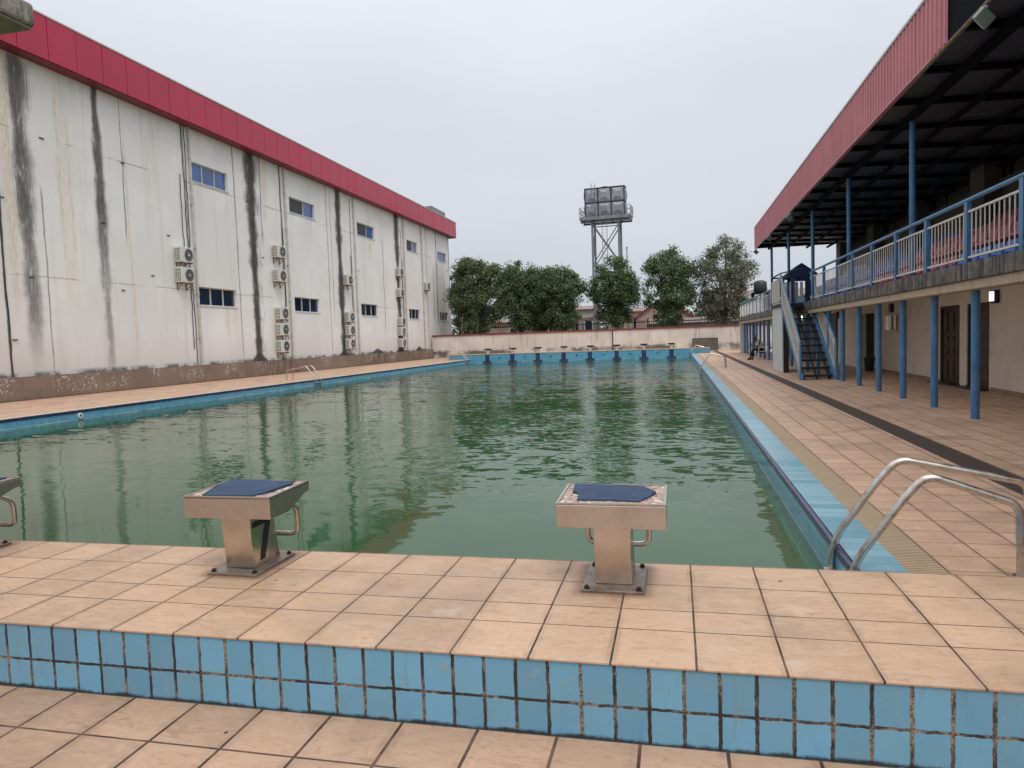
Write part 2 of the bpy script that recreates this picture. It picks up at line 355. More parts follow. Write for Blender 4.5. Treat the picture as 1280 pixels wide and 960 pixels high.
M['leaf_olive'] = leafm('leaf_olive', (.052, .080, .040), (.135, .175, .078)); M['leaf_bright'] = leafm('leaf_bright', (.040, .076, .034), (.112, .165, .066))
M['leaf_dry'] = leafm('leaf_dry', (.075, .085, .060), (.20, .21, .155))
M['far_green'] = leafm('far_green', (.045, .085, .055), (.08, .12, .075))
M['seat_blue'] = simple('seat_blue', (.045, .155, .52), .4, var=.15, scale=2)
M['seat_red'] = simple('seat_red', (.38, .022, .045), .4, var=.2, scale=2)
M['seat_faded'] = simple('seat_faded', (.46, .10, .12), .45, var=.2, scale=2)
M['plastic_black'] = simple('plastic_black', (.012, .013, .016), .45)
M['plastic_white'] = simple('plastic_white', (.66, .68, .66), .45, var=.06)
M['cloth_green'] = simple('cloth_green', (.42, .55, .16), .85, var=.2, scale=6)
M['skin'] = simple('skin', (.055, .03, .02), .55); M['shirt'] = simple('shirt', (.46, .40, .38), .85, var=.12, scale=14); M['trouser'] = simple('trouser', (.012, .012, .015), .85)
M['hair'] = simple('hair', (.008, .007, .006), .9)
M['ground'] = simple('ground', (.20, .16, .12), .95, var=.25, scale=.4, dirt=(.10, .11, .06), dscale=.2)
M['house_pink'] = simple('house_pink', (.40, .30, .26), .85, dirt=(.25, .19, .16), dscale=.7)
M['house_grey'] = simple('house_grey', (.34, .33, .31), .85, dirt=(.18, .17, .16), dscale=.7)
M['house_cream'] = simple('house_cream', (.46, .38, .28), .85, dirt=(.28, .22, .17), dscale=.7)
M['roof_red'] = simple('roof_red', (.26, .045, .045), .6, dirt=(.15, .05, .04), dscale=1)
M['roof_grey'] = simple('roof_grey', (.22, .17, .15), .7, dirt=(.12, .09, .08), dscale=1)
M['fence_dark'] = simple('fence_dark', (.02, .022, .02), .7)
M['board'] = simple('board', (.11, .10, .078), .8, var=.2, dirt=(.055, .05, .04)); M['board_edge'] = simple('board_edge', (.03, .025, .022), .8)
g = G('slab_concrete'); p, x, y, z = g.pos()
c = g.mix(g.step(g.noise(6, 7, .75), .4, .62), (.36, .34, .315), (.19, .175, .165))
c = g.mix(g.step(g.noise(2.0, 6, .75, vec=g.scaled(3, 3, .8)), .48, .62, 0, .85), c, (.035, .034, .034)); g.bump(g.noise(30, 6, .7), .6, .01); M['slab_concrete'] = g.out(c, .95)
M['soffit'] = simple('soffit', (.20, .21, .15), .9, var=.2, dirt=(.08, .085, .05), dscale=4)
for nm, colr, st in (('lamp_lit', (.80, .93, 1.0), 1.6), ('bulb_lit', (.9, .95, 1.0), 5.0)):
    g = G(nm); g.b.inputs['Emission Color'].default_value = (*colr, 1); g.b.inputs['Emission Strength'].default_value = st; M[nm] = g.out(colr, .4)
M['lamp_glass'] = simple('lamp_glass', (.20, .27, .25), .15, var=.05)

# ------------------------------------------------------------- mesh helpers
class MB:
    def __init__(s): s.v = []; s.f = []; s.sm = []; s.mi = []; s.cur = 0
    def mat(s, i): s.cur = i; return s
    def raw(s, vs, fs, smooth=False):
        o = len(s.v); s.v += [tuple(q) for q in vs]
        for f in fs: s.f.append(tuple(i+o for i in f)); s.sm.append(smooth); s.mi.append(s.cur)
        return s
    def box(s, x0, x1, y0, y1, z0, z1):
        v = [(x, y, z) for z in (z0, z1) for y in (y0, y1) for x in (x0, x1)]
        return s.raw(v, [(0, 2, 3, 1), (4, 5, 7, 6), (0, 1, 5, 4), (2, 6, 7, 3), (0, 4, 6, 2), (1, 3, 7, 5)])
    def quad(s, a, b, c, d): return s.raw([a, b, c, d], [(0, 1, 2, 3)])
    def bar(s, a, b, w, h):
        a, b = Vector(a), Vector(b); d = (b-a).normalized(); up = Vector((0, 0, 1)) if abs(d.z) < .95 else Vector((0, 1, 0))
        r = d.cross(up).normalized()*w/2; u = r.cross(d).normalized()*h/2
        v = [a-r-u, a+r-u, a+r+u, a-r+u, b-r-u, b+r-u, b+r+u, b-r+u]
        return s.raw(v, [(0, 1, 2, 3), (4, 7, 6, 5), (0, 4, 5, 1), (1, 5, 6, 2), (2, 6, 7, 3), (3, 7, 4, 0)])
    def tube(s, pts, r, n=10, cap=True):
        pts = [Vector(p) for p in pts]; rs = r if isinstance(r, (list, tuple)) else [r]*len(pts)
        o = []; prev = None
        for i, p in enumerate(pts):
            d = ((pts[min(i+1, len(pts)-1)]-p).normalized() + (p-pts[max(i-1, 0)]).normalized())
            d = d.normalized() if d.length > 1e-6 else Vector((0, 0, 1))
            if prev is None: a = d.orthogonal().normalized()
            else:
                a = prev - d*prev.dot(d); a = a.normalized() if a.length > 1e-5 else d.orthogonal().normalized()
            prev = a; b = d.cross(a)
            o += [p+(a*math.cos(2*PI*k/n)+b*math.sin(2*PI*k/n))*rs[i] for k in range(n)]
        f = [(i*n+k, i*n+(k+1) % n, (i+1)*n+(k+1) % n, (i+1)*n+k) for i in range(len(pts)-1) for k in range(n)]
        s.raw(o, f, True)
        if cap:
            s.raw(o[:n], [tuple(range(n))[::-1]]); s.raw(o[-n:], [tuple(range(n))])
        return s
    def cyl(s, x, y, z0, z1, r, n=16): return s.tube([(x, y, z0), (x, y, z1)], r, n)
    def prism(s, poly, axis, a0, a1):
        """poly in the two other axes, extruded along axis"""
        def P(u, v, w): return {'x': (w, u, v), 'y': (u, w, v), 'z': (u, v, w)}[axis]
        n = len(poly); v = [P(u, w_, a0) for u, w_ in poly]+[P(u, w_, a1) for u, w_ in poly]
        return s.raw(v, [tuple(range(n)), tuple(range(2*n-1, n-1, -1))]+[(i, i+n, (i+1) % n+n, (i+1) % n) for i in range(n)])
    def build(s, name, mats, parent=None, bevel=0.0, seg=2, fix=True, loc=None, sub=0):
        me = bpy.data.meshes.new(name); me.from_pydata(s.v, [], s.f)
        me.polygons.foreach_set('use_smooth', s.sm)
        ml = mats if isinstance(mats, (list, tuple)) else [mats]
        for q in ml: me.materials.append(M[q])
        if len(ml) > 1: me.polygons.foreach_set('material_index', s.mi)
        if fix:
            bm = bmesh.new(); bm.from_mesh(me); bmesh.ops.recalc_face_normals(bm, faces=bm.faces); bm.to_mesh(me); bm.free()
        me.update(); o = bpy.data.objects.new(name, me); COL.objects.link(o)
        if bevel:
            b = o.modifiers.new('bevel', 'BEVEL'); b.width = bevel; b.segments = seg; b.limit_method = 'ANGLE'
        if parent: o.parent = parent
        if loc: o.location = loc
        return o
def tag(o, label=None, cat=None, group=None, kind=None):
    if label: o['label'] = label
    if cat: o['category'] = cat
    if group: o['group'] = group
    if kind: o['kind'] = kind
    return o
def empty(name, loc, label=None, cat=None, group=None, rz=0):
    o = bpy.data.objects.new(name, None); COL.objects.link(o); o.location = loc; o.rotation_euler = (0, 0, rz); o.empty_display_size = .2
    return tag(o, label, cat, group)
def struct(mb, name, mats, **k): return tag(mb.build(name, mats, **k), kind='structure')
KIDS = {}
def reg(root):
    allo = [o for o in COL.objects]
    KIDS.setdefault(root.name, None)
def copy_tree(o, parent=None):
    c = o.copy(); COL.objects.link(c)
    if parent is not None: c.parent = parent
    for ch in [q for q in o.children]: copy_tree(ch, c)
    return c
def bend(pts, r=.08, n=6):
    """polyline with rounded corners"""
    P = [Vector(p) for p in pts]; out = [P[0]]
    for i in range(1, len(P)-1):
        a, b, c = P[i-1], P[i], P[i+1]; d1 = (a-b); d2 = (c-b); q = min(r, d1.length*.45, d2.length*.45)
        s0 = b+d1.normalized()*q; s1 = b+d2.normalized()*q
        for k in range(n+1):
            t = k/n; out.append(s0*(1-t)**2+b*2*t*(1-t)+s1*t*t)
    out.append(P[-1]); return out

# ------------------------------------------------------------ camera
f_px = 894.79; yaw, pitch, roll = -0.22620846, -0.06283363, -0.03391901
cy_, sy_, cp, sp = math.cos(yaw), math.sin(yaw), math.cos(pitch), math.sin(pitch)
fw = Vector((sy_*cp, cy_*cp, sp)); rr = Vector((cy_, -sy_, 0)); uu = rr.cross(fw)
r2 = rr*math.cos(roll)+uu*math.sin(roll); u2 = -rr*math.sin(roll)+uu*math.cos(roll)
cam = bpy.data.cameras.new('camera'); co = bpy.data.objects.new('camera', cam); COL.objects.link(co)
mw = Matrix((r2, u2, -fw)).transposed().to_4x4(); mw.translation = (0, 0, 1.4785); co.matrix_world = mw
cam.sensor_width = 36; cam.lens = 36*f_px/1280; cam.clip_start = .05; cam.clip_end = 3000
S.camera = co

# ------------------------------------------------------------ setting
WL = -.28; XL, XR, YN, YF = -15.45, 1.02, 3.70, 53.1; PZ, FZ = .297, .385
g_ = MB(); Z0 = -.012
for a in ((-900, -21.3, -300, 900), (9, 900, -300, 900), (-21.3, 9, -300, -8), (-21.3, 9, 60.3, 900)): g_.quad((a[0], a[2], Z0), (a[1], a[2], Z0), (a[1], a[3], Z0), (a[0], a[3], Z0))
struct(g_, 'ground', 'ground')
d = MB()
d.quad((XL+.05-.08, -8, 0), (9, -8, 0), (9, 2.53, 0), (XL-.03, 2.53, 0)); struct(d, 'near_deck', 'deck_near')
d = MB()
d.quad((-21.3, -8, 0), (XL-.03, -8, 0), (XL-.03, 60.3, 0), (-21.3, 60.3, 0))
d.quad((1.565, 2.53, 0), (2.86, 2.53, 0), (2.86, 60.3, 0), (1.565, 60.3, 0))
d.quad((3.19, 2.53, 0), (9, 2.53, 0), (9, 60.3, 0), (3.19, 60.3, 0))
d.quad((2.86, 59.2, 0), (3.19, 59.2, 0), (3.19, 60.3, 0), (2.86, 60.3, 0))
d.quad((XL-.03, 54.6, 0), (1.565, 54.6, 0), (1.565, 60.3, 0), (XL-.03, 60.3, 0)); struct(d, 'pool_deck', 'deck_tile')
d = MB(); d.box(2.83, 3.22, 2.50, 59.25, -.06, -.006); struct(d, 'drain_channel', 'drain_grate')
d = MB(); d.box(1.31, 1.60, 2.50, 54.65, -.05, -.004); struct(d, 'overflow_gutter', 'overflow_grate')
d = MB(); d.quad((1.07, 2.53, .001), (1.335, 2.53, 0), (1.335, 54.6, 0), (1.07, 54.6, .001)); struct(d, 'pool_coping', 'coping_blue')
# navy nosings
d = MB(); arc = [(1.072, .001)]+[(1.058-.032*math.sin(t), -.031+.032*math.cos(t)) for t in np.linspace(.1, PI/2, 7)]+[(1.026, -.052), (1.072, -.052)]
d.prism(arc, 'y', 3.70, 53.1); struct(d, 'pool_edge_trim', 'navy_tile')
d = MB(); d.box(XL-.03, XL+.012, 3.70, 53.1, -.085, -.012); struct(d, 'pool_edge_trim', 'navy_tile')
d = MB(); d.box(XL-.06, XL+.012, 3.70, 53.1, -.012, .004); struct(d, 'pool_lip', 'white_paint', bevel=.003)
# basin walls
d = MB(); d.quad((1.03, 3.7, -.05), (1.03, 53.1, -.05), (1.03, 53.1, -1.8), (1.03, 3.7, -1.8)); d.quad((XL, 3.7, -.08), (XL, 53.1, -.08), (XL, 53.1, -1.8), (XL, 3.7, -1.8)); struct(d, 'pool_wall', 'pool_blue', fix=False)
d = MB(); d.quad((-17.2, YF, FZ-.03), (2.4, YF, FZ-.03), (2.4, YF, -1.8), (-17.2, YF, -1.8)); d.quad((XL, YN, PZ-.02), (1.03, YN, PZ-.02), (1.03, YN, -1.8), (XL, YN, -1.8)); struct(d, 'pool_wall', 'pool_blue_x', fix=False)
M['pool_floor'] = simple('pool_floor', (.04, .16, .10), .8)
d = MB(); d.quad((XL, 3.7, -1.8), (1.03, 3.7, -1.8), (1.03, 53.1, -1.8), (XL, 53.1, -1.8)); struct(d, 'pool_floor', 'pool_floor')
d = MB(); d.quad((XL, 3.7, WL), (1.03, 3.7, WL), (1.03, 53.1, WL), (XL, 53.1, WL)); struct(d, 'pool_water', 'water')
# near platform: top tile slab with thin lip over blue riser
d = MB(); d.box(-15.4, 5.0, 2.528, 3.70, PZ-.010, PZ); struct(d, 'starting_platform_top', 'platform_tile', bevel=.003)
d = MB(); d.box(-15.38, 4.98, 2.535, 3.68, 0.0, PZ-.0105); struct(d, 'starting_platform', 'step_blue')
d = MB(); d.box(-17.2, 2.4, YF-.02, YF+1.5, FZ-.03, FZ); struct(d, 'far_platform_top', 'platform_tile')
d = MB(); d.box(-17.2, 2.4, YF+.01, YF+1.45, -.1, FZ-.031); struct(d, 'far_platform', 'pool_blue_x')
# lane end markers on the far wall
LX = [-.305-1.97*i for i in range(8)]
d = MB()
for x in LX: d.box(x-.16, x+.16, YF-.012, YF-.003, -.26, FZ-.04); d.box(x-.34, x+.34, YF-.013, YF-.002, -.27, -.17)
struct(d, 'lane_marker', 'navy_tile')
for i in range(7):
    x = (LX[i]+LX[i+1])/2
    d = MB(); d.tube([(x, YF-.03, .10), (x, YF+.0, .10)], .055, 12); d.mat(1).tube([(x, YF-.034, .10), (x, YF-.03, .10)], .03, 10)
    tag(d.build('wall_inlet', ['plastic_black', 'ac_slot']), f'round dark inlet in the far blue pool wall, {["first","second","third","fourth","fifth","sixth","seventh"][i]} from the right', 'pool inlet', 'inlets in the far pool wall')
t = empty('pool_light', (XL, 15.88, -.16), 'round white fitting set in the left blue pool wall near the water', 'pool fitting')
d = MB(); d.tube([(0, 0, 0), (.03, 0, 0)], .075, 20); d.build('ring', 'plastic_white', t, bevel=.006); d = MB(); d.tube([(.028, 0, 0), (.034, 0, 0)], .035, 16); d.build('lens', 'ac_dark', t)

# ------------------------------------------------------------ left hall
hall = empty('sports_hall', (-21.1, 43, 0), 'long two storey white hall with stained wall, red fascia and small windows on the left', 'building')
HX, HY0, HY1, HT = -21.1, -12.0, 66.5, 11.42
def at(o): # keep children in world coordinates
    o.parent = hall; o.matrix_parent_inverse = Matrix.Translation(-hall.location); return o
wins = []
for (y0, y1, z0, z1, kind) in ((28.74, 31.47, 9.09, 9.95, 'bbb'), (37.19, 40.09, 9.08, 9.93, 'dDb'), (46.03, 48.91, 8.97, 9.84, 'dDb'), (55.3, 57.75, 8.96, 9.82, 'dDb'), (63.03, 65.55, 8.9, 9.72, 'bbb'),
                               (28.82, 31.67, 3.49, 4.34, 'nnn'), (37.23, 40.14, 3.46, 4.30, 'nnn'), (46.12, 48.94, 3.44, 4.28, 'dnn'), (55.27, 57.77, 3.40, 4.22, 'dnn'), (63.05, 65.46, 3.38, 4.17, 'nnn'),
                               (20.1-9.4, 22.8-9.4, 9.1, 9.95, 'bbb')): wins.append((y0, y1, z0, z1, kind))
# wall face with real openings: grid of cells minus windows
ys = sorted({HY0, HY1} | {w[0] for w in wins} | {w[1] for w in wins}); zs = sorted({0.0, HT+.3} | {w[2] for w in wins} | {w[3] for w in wins})
d = MB()
for a, b in zip(ys, ys[1:]):
    for c, e in zip(zs, zs[1:]):
        my, mz = (a+b)/2, (c+e)/2
        if any(w[0] < my < w[1] and w[2] < mz < w[3] for w in wins): continue
        d.quad((HX, a, c), (HX, b, c), (HX, b, e), (HX, a, e))
for w in wins:
    xi = HX-.22
    d.quad((HX, w[0], w[2]), (HX, w[1], w[2]), (xi, w[1], w[2]), (xi, w[0], w[2])); d.quad((HX, w[0], w[3]), (HX, w[1], w[3]), (xi, w[1], w[3]), (xi, w[0], w[3]))
    d.quad((HX, w[0], w[2]), (HX, w[0], w[3]), (xi, w[0], w[3]), (xi, w[0], w[2])); d.quad((HX, w[1], w[2]), (HX, w[1], w[3]), (xi, w[1], w[3]), (xi, w[1], w[2]))
d.quad((HX, HY1, 0), (-48, HY1, 0), (-48, HY1, HT+.3), (HX, HY1, HT+.3)); d.quad((-48, HY0, 0), (-48, HY1, 0), (-48, HY1, HT+.3), (-48, HY0, HT+.3)); d.quad((HX, HY0, 0), (-48, HY0, 0), (-48, HY0, HT+.3), (HX, HY0, HT+.3))
at(d.build('wall', 'stained_wall', fix=False))
d = MB(); d.box(HX-.05, -20.8, -8, 60.0, 0, .775); at(d.build('plinth', 'plinth', bevel=.01))
# fascia: panels with open seams, soffit
d = MB(); y = HY0; ys_ = []
while y < 67.3:
    ys_.append(y); y += 1.2
off = 20.9-(-12+1.2*round((20.9+12)/1.2))
for y in ys_:
    a, b = y+off, min(y+off+1.19, 67.35)
    if b-a < .1: continue
    tl = random.uniform(-.004, .004)
    d.box(-20.60, -20.55+tl, a+.012, b, 11.43, 12.88)
at(d.build('fascia', 'crimson', bevel=.006))
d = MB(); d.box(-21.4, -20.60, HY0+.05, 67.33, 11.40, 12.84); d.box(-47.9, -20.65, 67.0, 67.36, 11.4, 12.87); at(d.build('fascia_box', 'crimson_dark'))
d = MB(); d.box(-20.66, -20.53, HY0+.05, 67.37, 12.88, 12.93); at(d.build('fascia_capping', 'panel_white'))
d = MB(); d.box(-48, -21.3, HY0, 67.0, 12.3, 12.5); at(d.build('roof', 'roof_grey'))
d = MB(); d.box(-23.5, -22.0, 64.6, 68.6, 12.5, 14.15); at(d.build('roof_hatch', 'galv'))
for i, (y0, y1, z0, z1, kind) in enumerate(wins):
    fr_ = MB(); x0, x1 = HX-.16, HX-.09; t_ = .045
    fr_.box(x0, x1, y0, y1, z0, z0+t_); fr_.box(x0, x1, y0, y1, z1-t_, z1); fr_.box(x0, x1, y0, y0+t_, z0+t_, z1-t_); fr_.box(x0, x1, y1-t_, y1, z0+t_, z1-t_)
    cuts = [0, .58, 1] if 'D' in kind else [0, 1/3, 2/3, 1]; L_ = y1-y0
    for q in cuts[1:-1]: fr_.box(x0+.003, x1-.003, y0+L_*q-.028, y0+L_*q+.028, z0+t_, z1-t_)
    fr_.box(HX-.02, HX+.03, y0-.03, y1+.03, z0-.05, z0-.002)
    wf = at(fr_.build('window', 'alu'))
    for k, ch in enumerate(kind if 'D' not in kind else 'Db'):
        gm = MB(); gm.box(x0+.02, x0+.03, y0+L_*cuts[k]+.02, y0+L_*cuts[k+1]-.02, z0+.04, z1-.04)
        p_ = gm.build('pane', {'b': 'glass_blue', 'n': 'glass_dark', 'd': 'glass_open', 'D': 'glass_open'}[ch]); p_.parent = wf
# downpipes and cables
for y, z1 in ((28.62, 11.4), (36.62, 11.4), (45.4, 11.4), (54.45, 11.4), (58.65, 11.35)):
    d = MB(); d.tube([(HX+.09, y, .78), (HX+.09, y, z1)], .055, 10)
    for z in (2, 4, 6, 8, 10): d.box(HX, HX+.15, y-.07, y+.07, z, z+.03)
    at(d.build('downpipe', 'pvc'))
for y, zb, zt in ((28.2, 5.9, 11.4), (28.38, 5.9, 11.4), (27.95, 5.9, 9.2), (28.4, .8, 4.4), (28.25, 1.5, 4.4), (36.2, 3.7, 11.4), (36.3, 1.2, 8), (44.9, 1.0, 11.2), (44.75, 3, 7.4), (53.95, 1, 10.5), (54.1, 3, 8), (19.1, .8, 11.2), (66.3, 4.5, 11.3)):
    d = MB(); n = 14; d.tube([(HX+.03, y+random.uniform(-.03, .03), zb+(zt-zb)*k/n) for k in range(n+1)], .016, 6); at(d.build('cable', 'cable'))
d = MB()
for y, z in ((20.9, 8.9), (24.6, 8.9), (23.4, 6.4), (20.1, 4.1), (27.0, 6.4), (19.2, 6.6), (19.3, 2.0), (45.9, 6.5), (34.2, 6.2), (33.0, 8.9), (24.2, 3.9), (25.9, 4.6)):
    d = MB(); d.box(HX-.01, HX+.03, y-.09, y+.09, z-.018, z+.018); at(d.build('bracket', 'umber_wall'))

# ------------------------------------------------------------ air conditioners
def make_ac():
    t = empty('air_conditioner', (0, 0, 0)); W, H, D = .88, .66, .36
    d = MB(); d.box(.06, D, -W/2, W/2, 0, H); d.build('casing', 'ac_white', t, bevel=.02)
    d = MB(); cyl = [(D+.002, -.0+.09, H/2), (D+.014, .09, H/2)]; d.tube(cyl, .255, 28)
    fn = d.build('fan_grille', 'ac_dark', t)
    d = MB()
    for r in (.07, .12, .17, .22, .26):
        ring = [(D+.018, .09+r*math.cos(a), H/2+r*math.sin(a)) for a in np.linspace(0, 2*PI, 25)]; d.tube(ring, .0035 if r < .25 else .010, 5, cap=False)
    for k in range(12):
        a = k*PI/6; d.tube([(D+.018, .09+.05*math.cos(a), H/2+.05*math.sin(a)), (D+.018, .09+.25*math.cos(a+.25), H/2+.25*math.sin(a+.25))], .003, 4)
    r_ = d.build('wire_guard', 'galv'); r_.parent = fn
    d = MB(); d.tube([(D+.018, .09, H/2), (D+.024, .09, H/2)], .05, 14); h = d.build('hub', 'ac_hub'); h.parent = fn
    d = MB(); d.mat(1)
    for i in range(7):
        for j in range(3): d.box(.10+j*.085, .16+j*.085, -W/2-.006, -W/2+.002, .07+i*.078, .115+i*.078)
    d.mat(0).box(.09, .34, -W/2-.003, -W/2+.001, .06, .60); d.build('side_vent', ['ac_white', 'ac_slot'], t)
    d = MB()
    for s in (-.3, .3):
        d = MB(); d.box(0, D+.03, s-.02, s+.02, -.045, -.005); d.bar((.02, s, -.3), (D*.8, s, -.03), .025, .025); d.box(0, .03, s-.02, s+.02, -.34, -.045)
        d.build('wall_bracket', 'rust', t)
    d = MB(); d.tube(bend([(.2, W/2-.02, .15), (.2, W/2+.1, .13), (.08, W/2+.16, .3), (.04, W/2+.16, .75)], .06), .014, 6); d.build('hose', 'cable', t)
    return t
ac0 = make_ac()
ACS = [(27.68, 5.30, 'upper of the nearest pair on the hall wall'), (27.66, 4.42, 'lower of the nearest pair on the hall wall'),
       (35.5, 6.30, 'topmost of the five units in the second column'), (35.44, 5.0, 'second from top in the column of five units'), (35.47, 2.96, 'middle one in the column of five units'), (35.42, 2.09, 'fourth from top in the column of five units'), (35.4, 1.18, 'bottom one in the column of five units just above the plinth'),
       (43.8, 5.38, 'top one of four units beside the third dark streak'), (43.8, 2.95, 'second of four units beside the third dark streak'), (43.75, 2.08, 'third of four units beside the third dark streak'), (43.7, 1.2, 'lowest of four units beside the third dark streak'),
       (53.0, 6.65, 'highest unit in the far column of five'), (52.97, 5.05, 'second from top in the far column of five'), (53.0, 2.81, 'middle unit in the far column of five'), (52.95, 2.04, 'second lowest unit in the far column of five'), (52.93, 1.14, 'bottom unit in the far column of five'),
       (59.2, 5.94, 'single unit near the far corner of the hall')]
for i, (y, z, lb) in enumerate(ACS):
    o = ac0 if i == 0 else copy_tree(ac0); o.location = (HX, y, z); tag(o, 'white air conditioner, '+lb, 'air conditioner', 'air conditioners on the left hall wall')

# ------------------------------------------------------------ boundary wall
bw = empty('boundary_wall', (-8, 60.1, 0), 'low cream stained wall with red coping behind the far starting blocks', 'wall')
d = MB(); d.box(-12.8-.1, 13.2+6, 0, .2, 0, 1.90); d.build('wall_body', 'boundary_plaster', bw)
d = MB(); d.box(-12.8-.1, 13.2+6, -.08, .28, 1.90, 2.03); d.build('coping', 'coping_red', bw, bevel=.01)
d = MB(); d.box(2.85, 2.93, -.06, -.001, 0, 1.895); d.build('drainpipe', 'umber_wall', bw)
t = empty('notice_board', (2.3, 59.6, 0), 'grey brown board standing against the far wall by the right deck end', 'board')
d = MB(); d.box(-.95, .95, -.02, .02, .05, .98); d.build('panel', 'board', t)
d = MB(); d.box(-1.0, 1.0, -.035, .035, .98, 1.03); d.box(-1.0, -.95, -.035, .035, 0, .98); d.box(.95, 1.0, -.035, .035, 0, .98); d.build('frame', 'board_edge', t)

# ------------------------------------------------------------ starting blocks
def make_block(seven=False):
    t = empty('starting_block', (0, 0, 0))
    d = MB(); d.box(-.145, .145, -.19, .20, 0, .013); d.build('base_plate', 'plate_worn', t, bevel=.003)
    for sx in (-.12, .12):
        for sy in (-.165, .175):
            d = MB(); d.cyl(sx, sy, .013, .017, .015, 12); d.cyl(sx, sy, .017, .027, .010, 6); d.build('bolt', 'bolt', t)
    # waisted column: front face bows inward, back slopes forward
    prof = [(-.10, .013), (-.104, .05), (-.112, .10), (-.121, .17), (-.128, .25), (-.130, .33), (.085, .33), (.105, .20), (.135, .013)]
    d = MB()
    hw = lambda z: .088-.006*math.sin(PI*min(1, z/.33))
    n = len(prof); vv_ = [(-hw(z), y, z) for y, z in prof]+[(hw(z), y, z) for y, z in prof]
    d.raw(vv_, [tuple(range(n)), tuple(range(2*n-1, n-1, -1))]); 
    d.raw(vv_, [(i, i+n, (i+1) % n+n, (i+1) % n) for i in range(n)])
    d.build('column', 'stainless', t, bevel=.006)
    # tray: side profile tapering to the water side
    prof = [(-.20, .412), (-.20, .305), (-.02, .305), (.15, .365), (.205, .372), (.205, .420)]
    d = MB(); d.prism(prof, 'x', -.25, .25); tr_ = d.build('tray', 'stainless', t, bevel=.004)
    d = MB(); e = .004
    d.box(-.25, .25, -.20, -.188, .4135, .4205); d.box(-.25, .25, .195, .205, .4205, .4265); d.raw([], [])
    d.bar((-.244, -.19, .4165), (-.244, .197, .4235), .012, .007); d.bar((.244, -.19, .4165), (.244, .197, .4235), .012, .007)
    r_ = d.build('rim', 'stainless', t)
    d = MB(); zt = lambda y: .4125+(y+.2)*.02
    d.quad((-.236, -.186, zt(-.186)+.0012), (.236, -.186, zt(-.186)+.0012), (.236, .194, zt(.194)+.0012), (-.236, .194, zt(.194)+.0012)); d.build('tray_top', 'flaked_top', t)
    # backstroke grip
    d = MB(); d.tube(bend([(-.15, .07, .345), (-.155, .22, .27), (-.155, .225, .115), (.155, .225, .115), (.155, .22, .27), (.15, .07, .345)], .05, 6), .0145, 12); d.build('grip', 'rail_steel', t)
    return t
def add_mat(t, poly):
    d = MB(); zt = lambda y: .4125+(y+.2)*.02; n = len(poly)
    v = [(x, y, zt(y)+.0025) for x, y in poly]+[(x*.995, y, zt(y)+.0085+(.006 if abs(x) > .17 else 0)) for x, y in poly]
    d.raw(v, [tuple(range(n)), tuple(range(2*n-1, n-1, -1))]+[(i, i+n, (i+1) % n+n, (i+1) % n) for i in range(n)])
    d.build('grip_mat', 'mat_blue', t)
def seven_mark(t):
    s = .0895; d = MB(); x0, x1 = .078, .0895
    d.prism([(-.108, .262), (.055, .262), (.055, .234), (-.108, .234)], 'x', x0, x1); d.prism([(.055, .234), (.014, .234), (-.055, .045), (-.012, .045)], 'x', x0+.0005, x1-.0005); d.build('lane_number', 'number_black', t)
blocks = {}
proto = make_block(); proto.location = (LX[0], 3.42, PZ); add_mat(proto, [(-.21, .17), (.02, .18), (.08, .165), (.14, .155), (.20, .03), (.17, -.06), (.13, -.14), (.05, -.135), (0, -.125), (-.16, -.13), (-.165, -.02), (-.20, .03)])
tag(proto, 'stainless starting block with torn blue mat, the right one of the near row', 'starting block', 'near starting blocks on the tan platform')
for i in range(1, 6):
    b = make_block(); b.location = (LX[i], 3.42, PZ)
    if i == 1:
        add_mat(b, [(-.228, .185), (.0, .19), (.06, .178), (.12, .186), (.17, .19), (.185, .14), (.205, .11), (.19, .02), (.18, -.08), (.13, -.165), (-.02, -.170), (-.165, -.165), (-.19, -.04)]); seven_mark(b)
        lb = 'stainless starting block with blue mat and black 7 on its side'
    else:
        add_mat(b, [(-.18, .18), (.17, .18), (.2, .02), (.17, -.15), (-.17, -.16)]); lb = 'stainless starting block cut by the left picture edge' if i == 2 else f'stainless starting block further left on the near platform, number {i+1} from the right'
    tag(b, lb, 'starting block', 'near starting blocks on the tan platform')
    if i >= 2: break
def make_far_block():
    t = empty('starting_block', (0, 0, 0))
    d = MB(); d.box(-.145, .145, -.19, .20, 0, .013); d.build('base_plate', 'stainless', t)
    d = MB(); d.prism([(-.12, .013), (.10, .013), (.16, .30), (-.085, .30)], 'x', -.088, .088); d.build('column', 'white_paint', t)
    d = MB(); d.prism([(-.22, .42), (-.22, .372), (-.15, .365), (.02, .305), (.20, .305), (.20, .412)], 'x', -.25, .25); d.build('tray', 'number_black', t)
    d = MB(); d.tube(bend([(.15, -.03, .36), (.155, -.16, .17), (-.155, -.16, .17), (-.15, -.03, .36)], .05, 4), .0135, 8); d.build('grip', 'rail_steel', t)
    return t
fb = make_far_block()
ordn = ['rightmost', 'second from the right', 'third from the right', 'fourth from the right', 'fourth from the left', 'third from the left', 'second from the left', 'leftmost']
for i, x in enumerate(LX):
    o = fb if i == 0 else copy_tree(fb); o.location = (x, YF+.30, FZ)
    tag(o, f'dark topped starting block on the far blue wall, {ordn[i]} of the eight', 'starting block', 'far starting blocks on the blue wall')

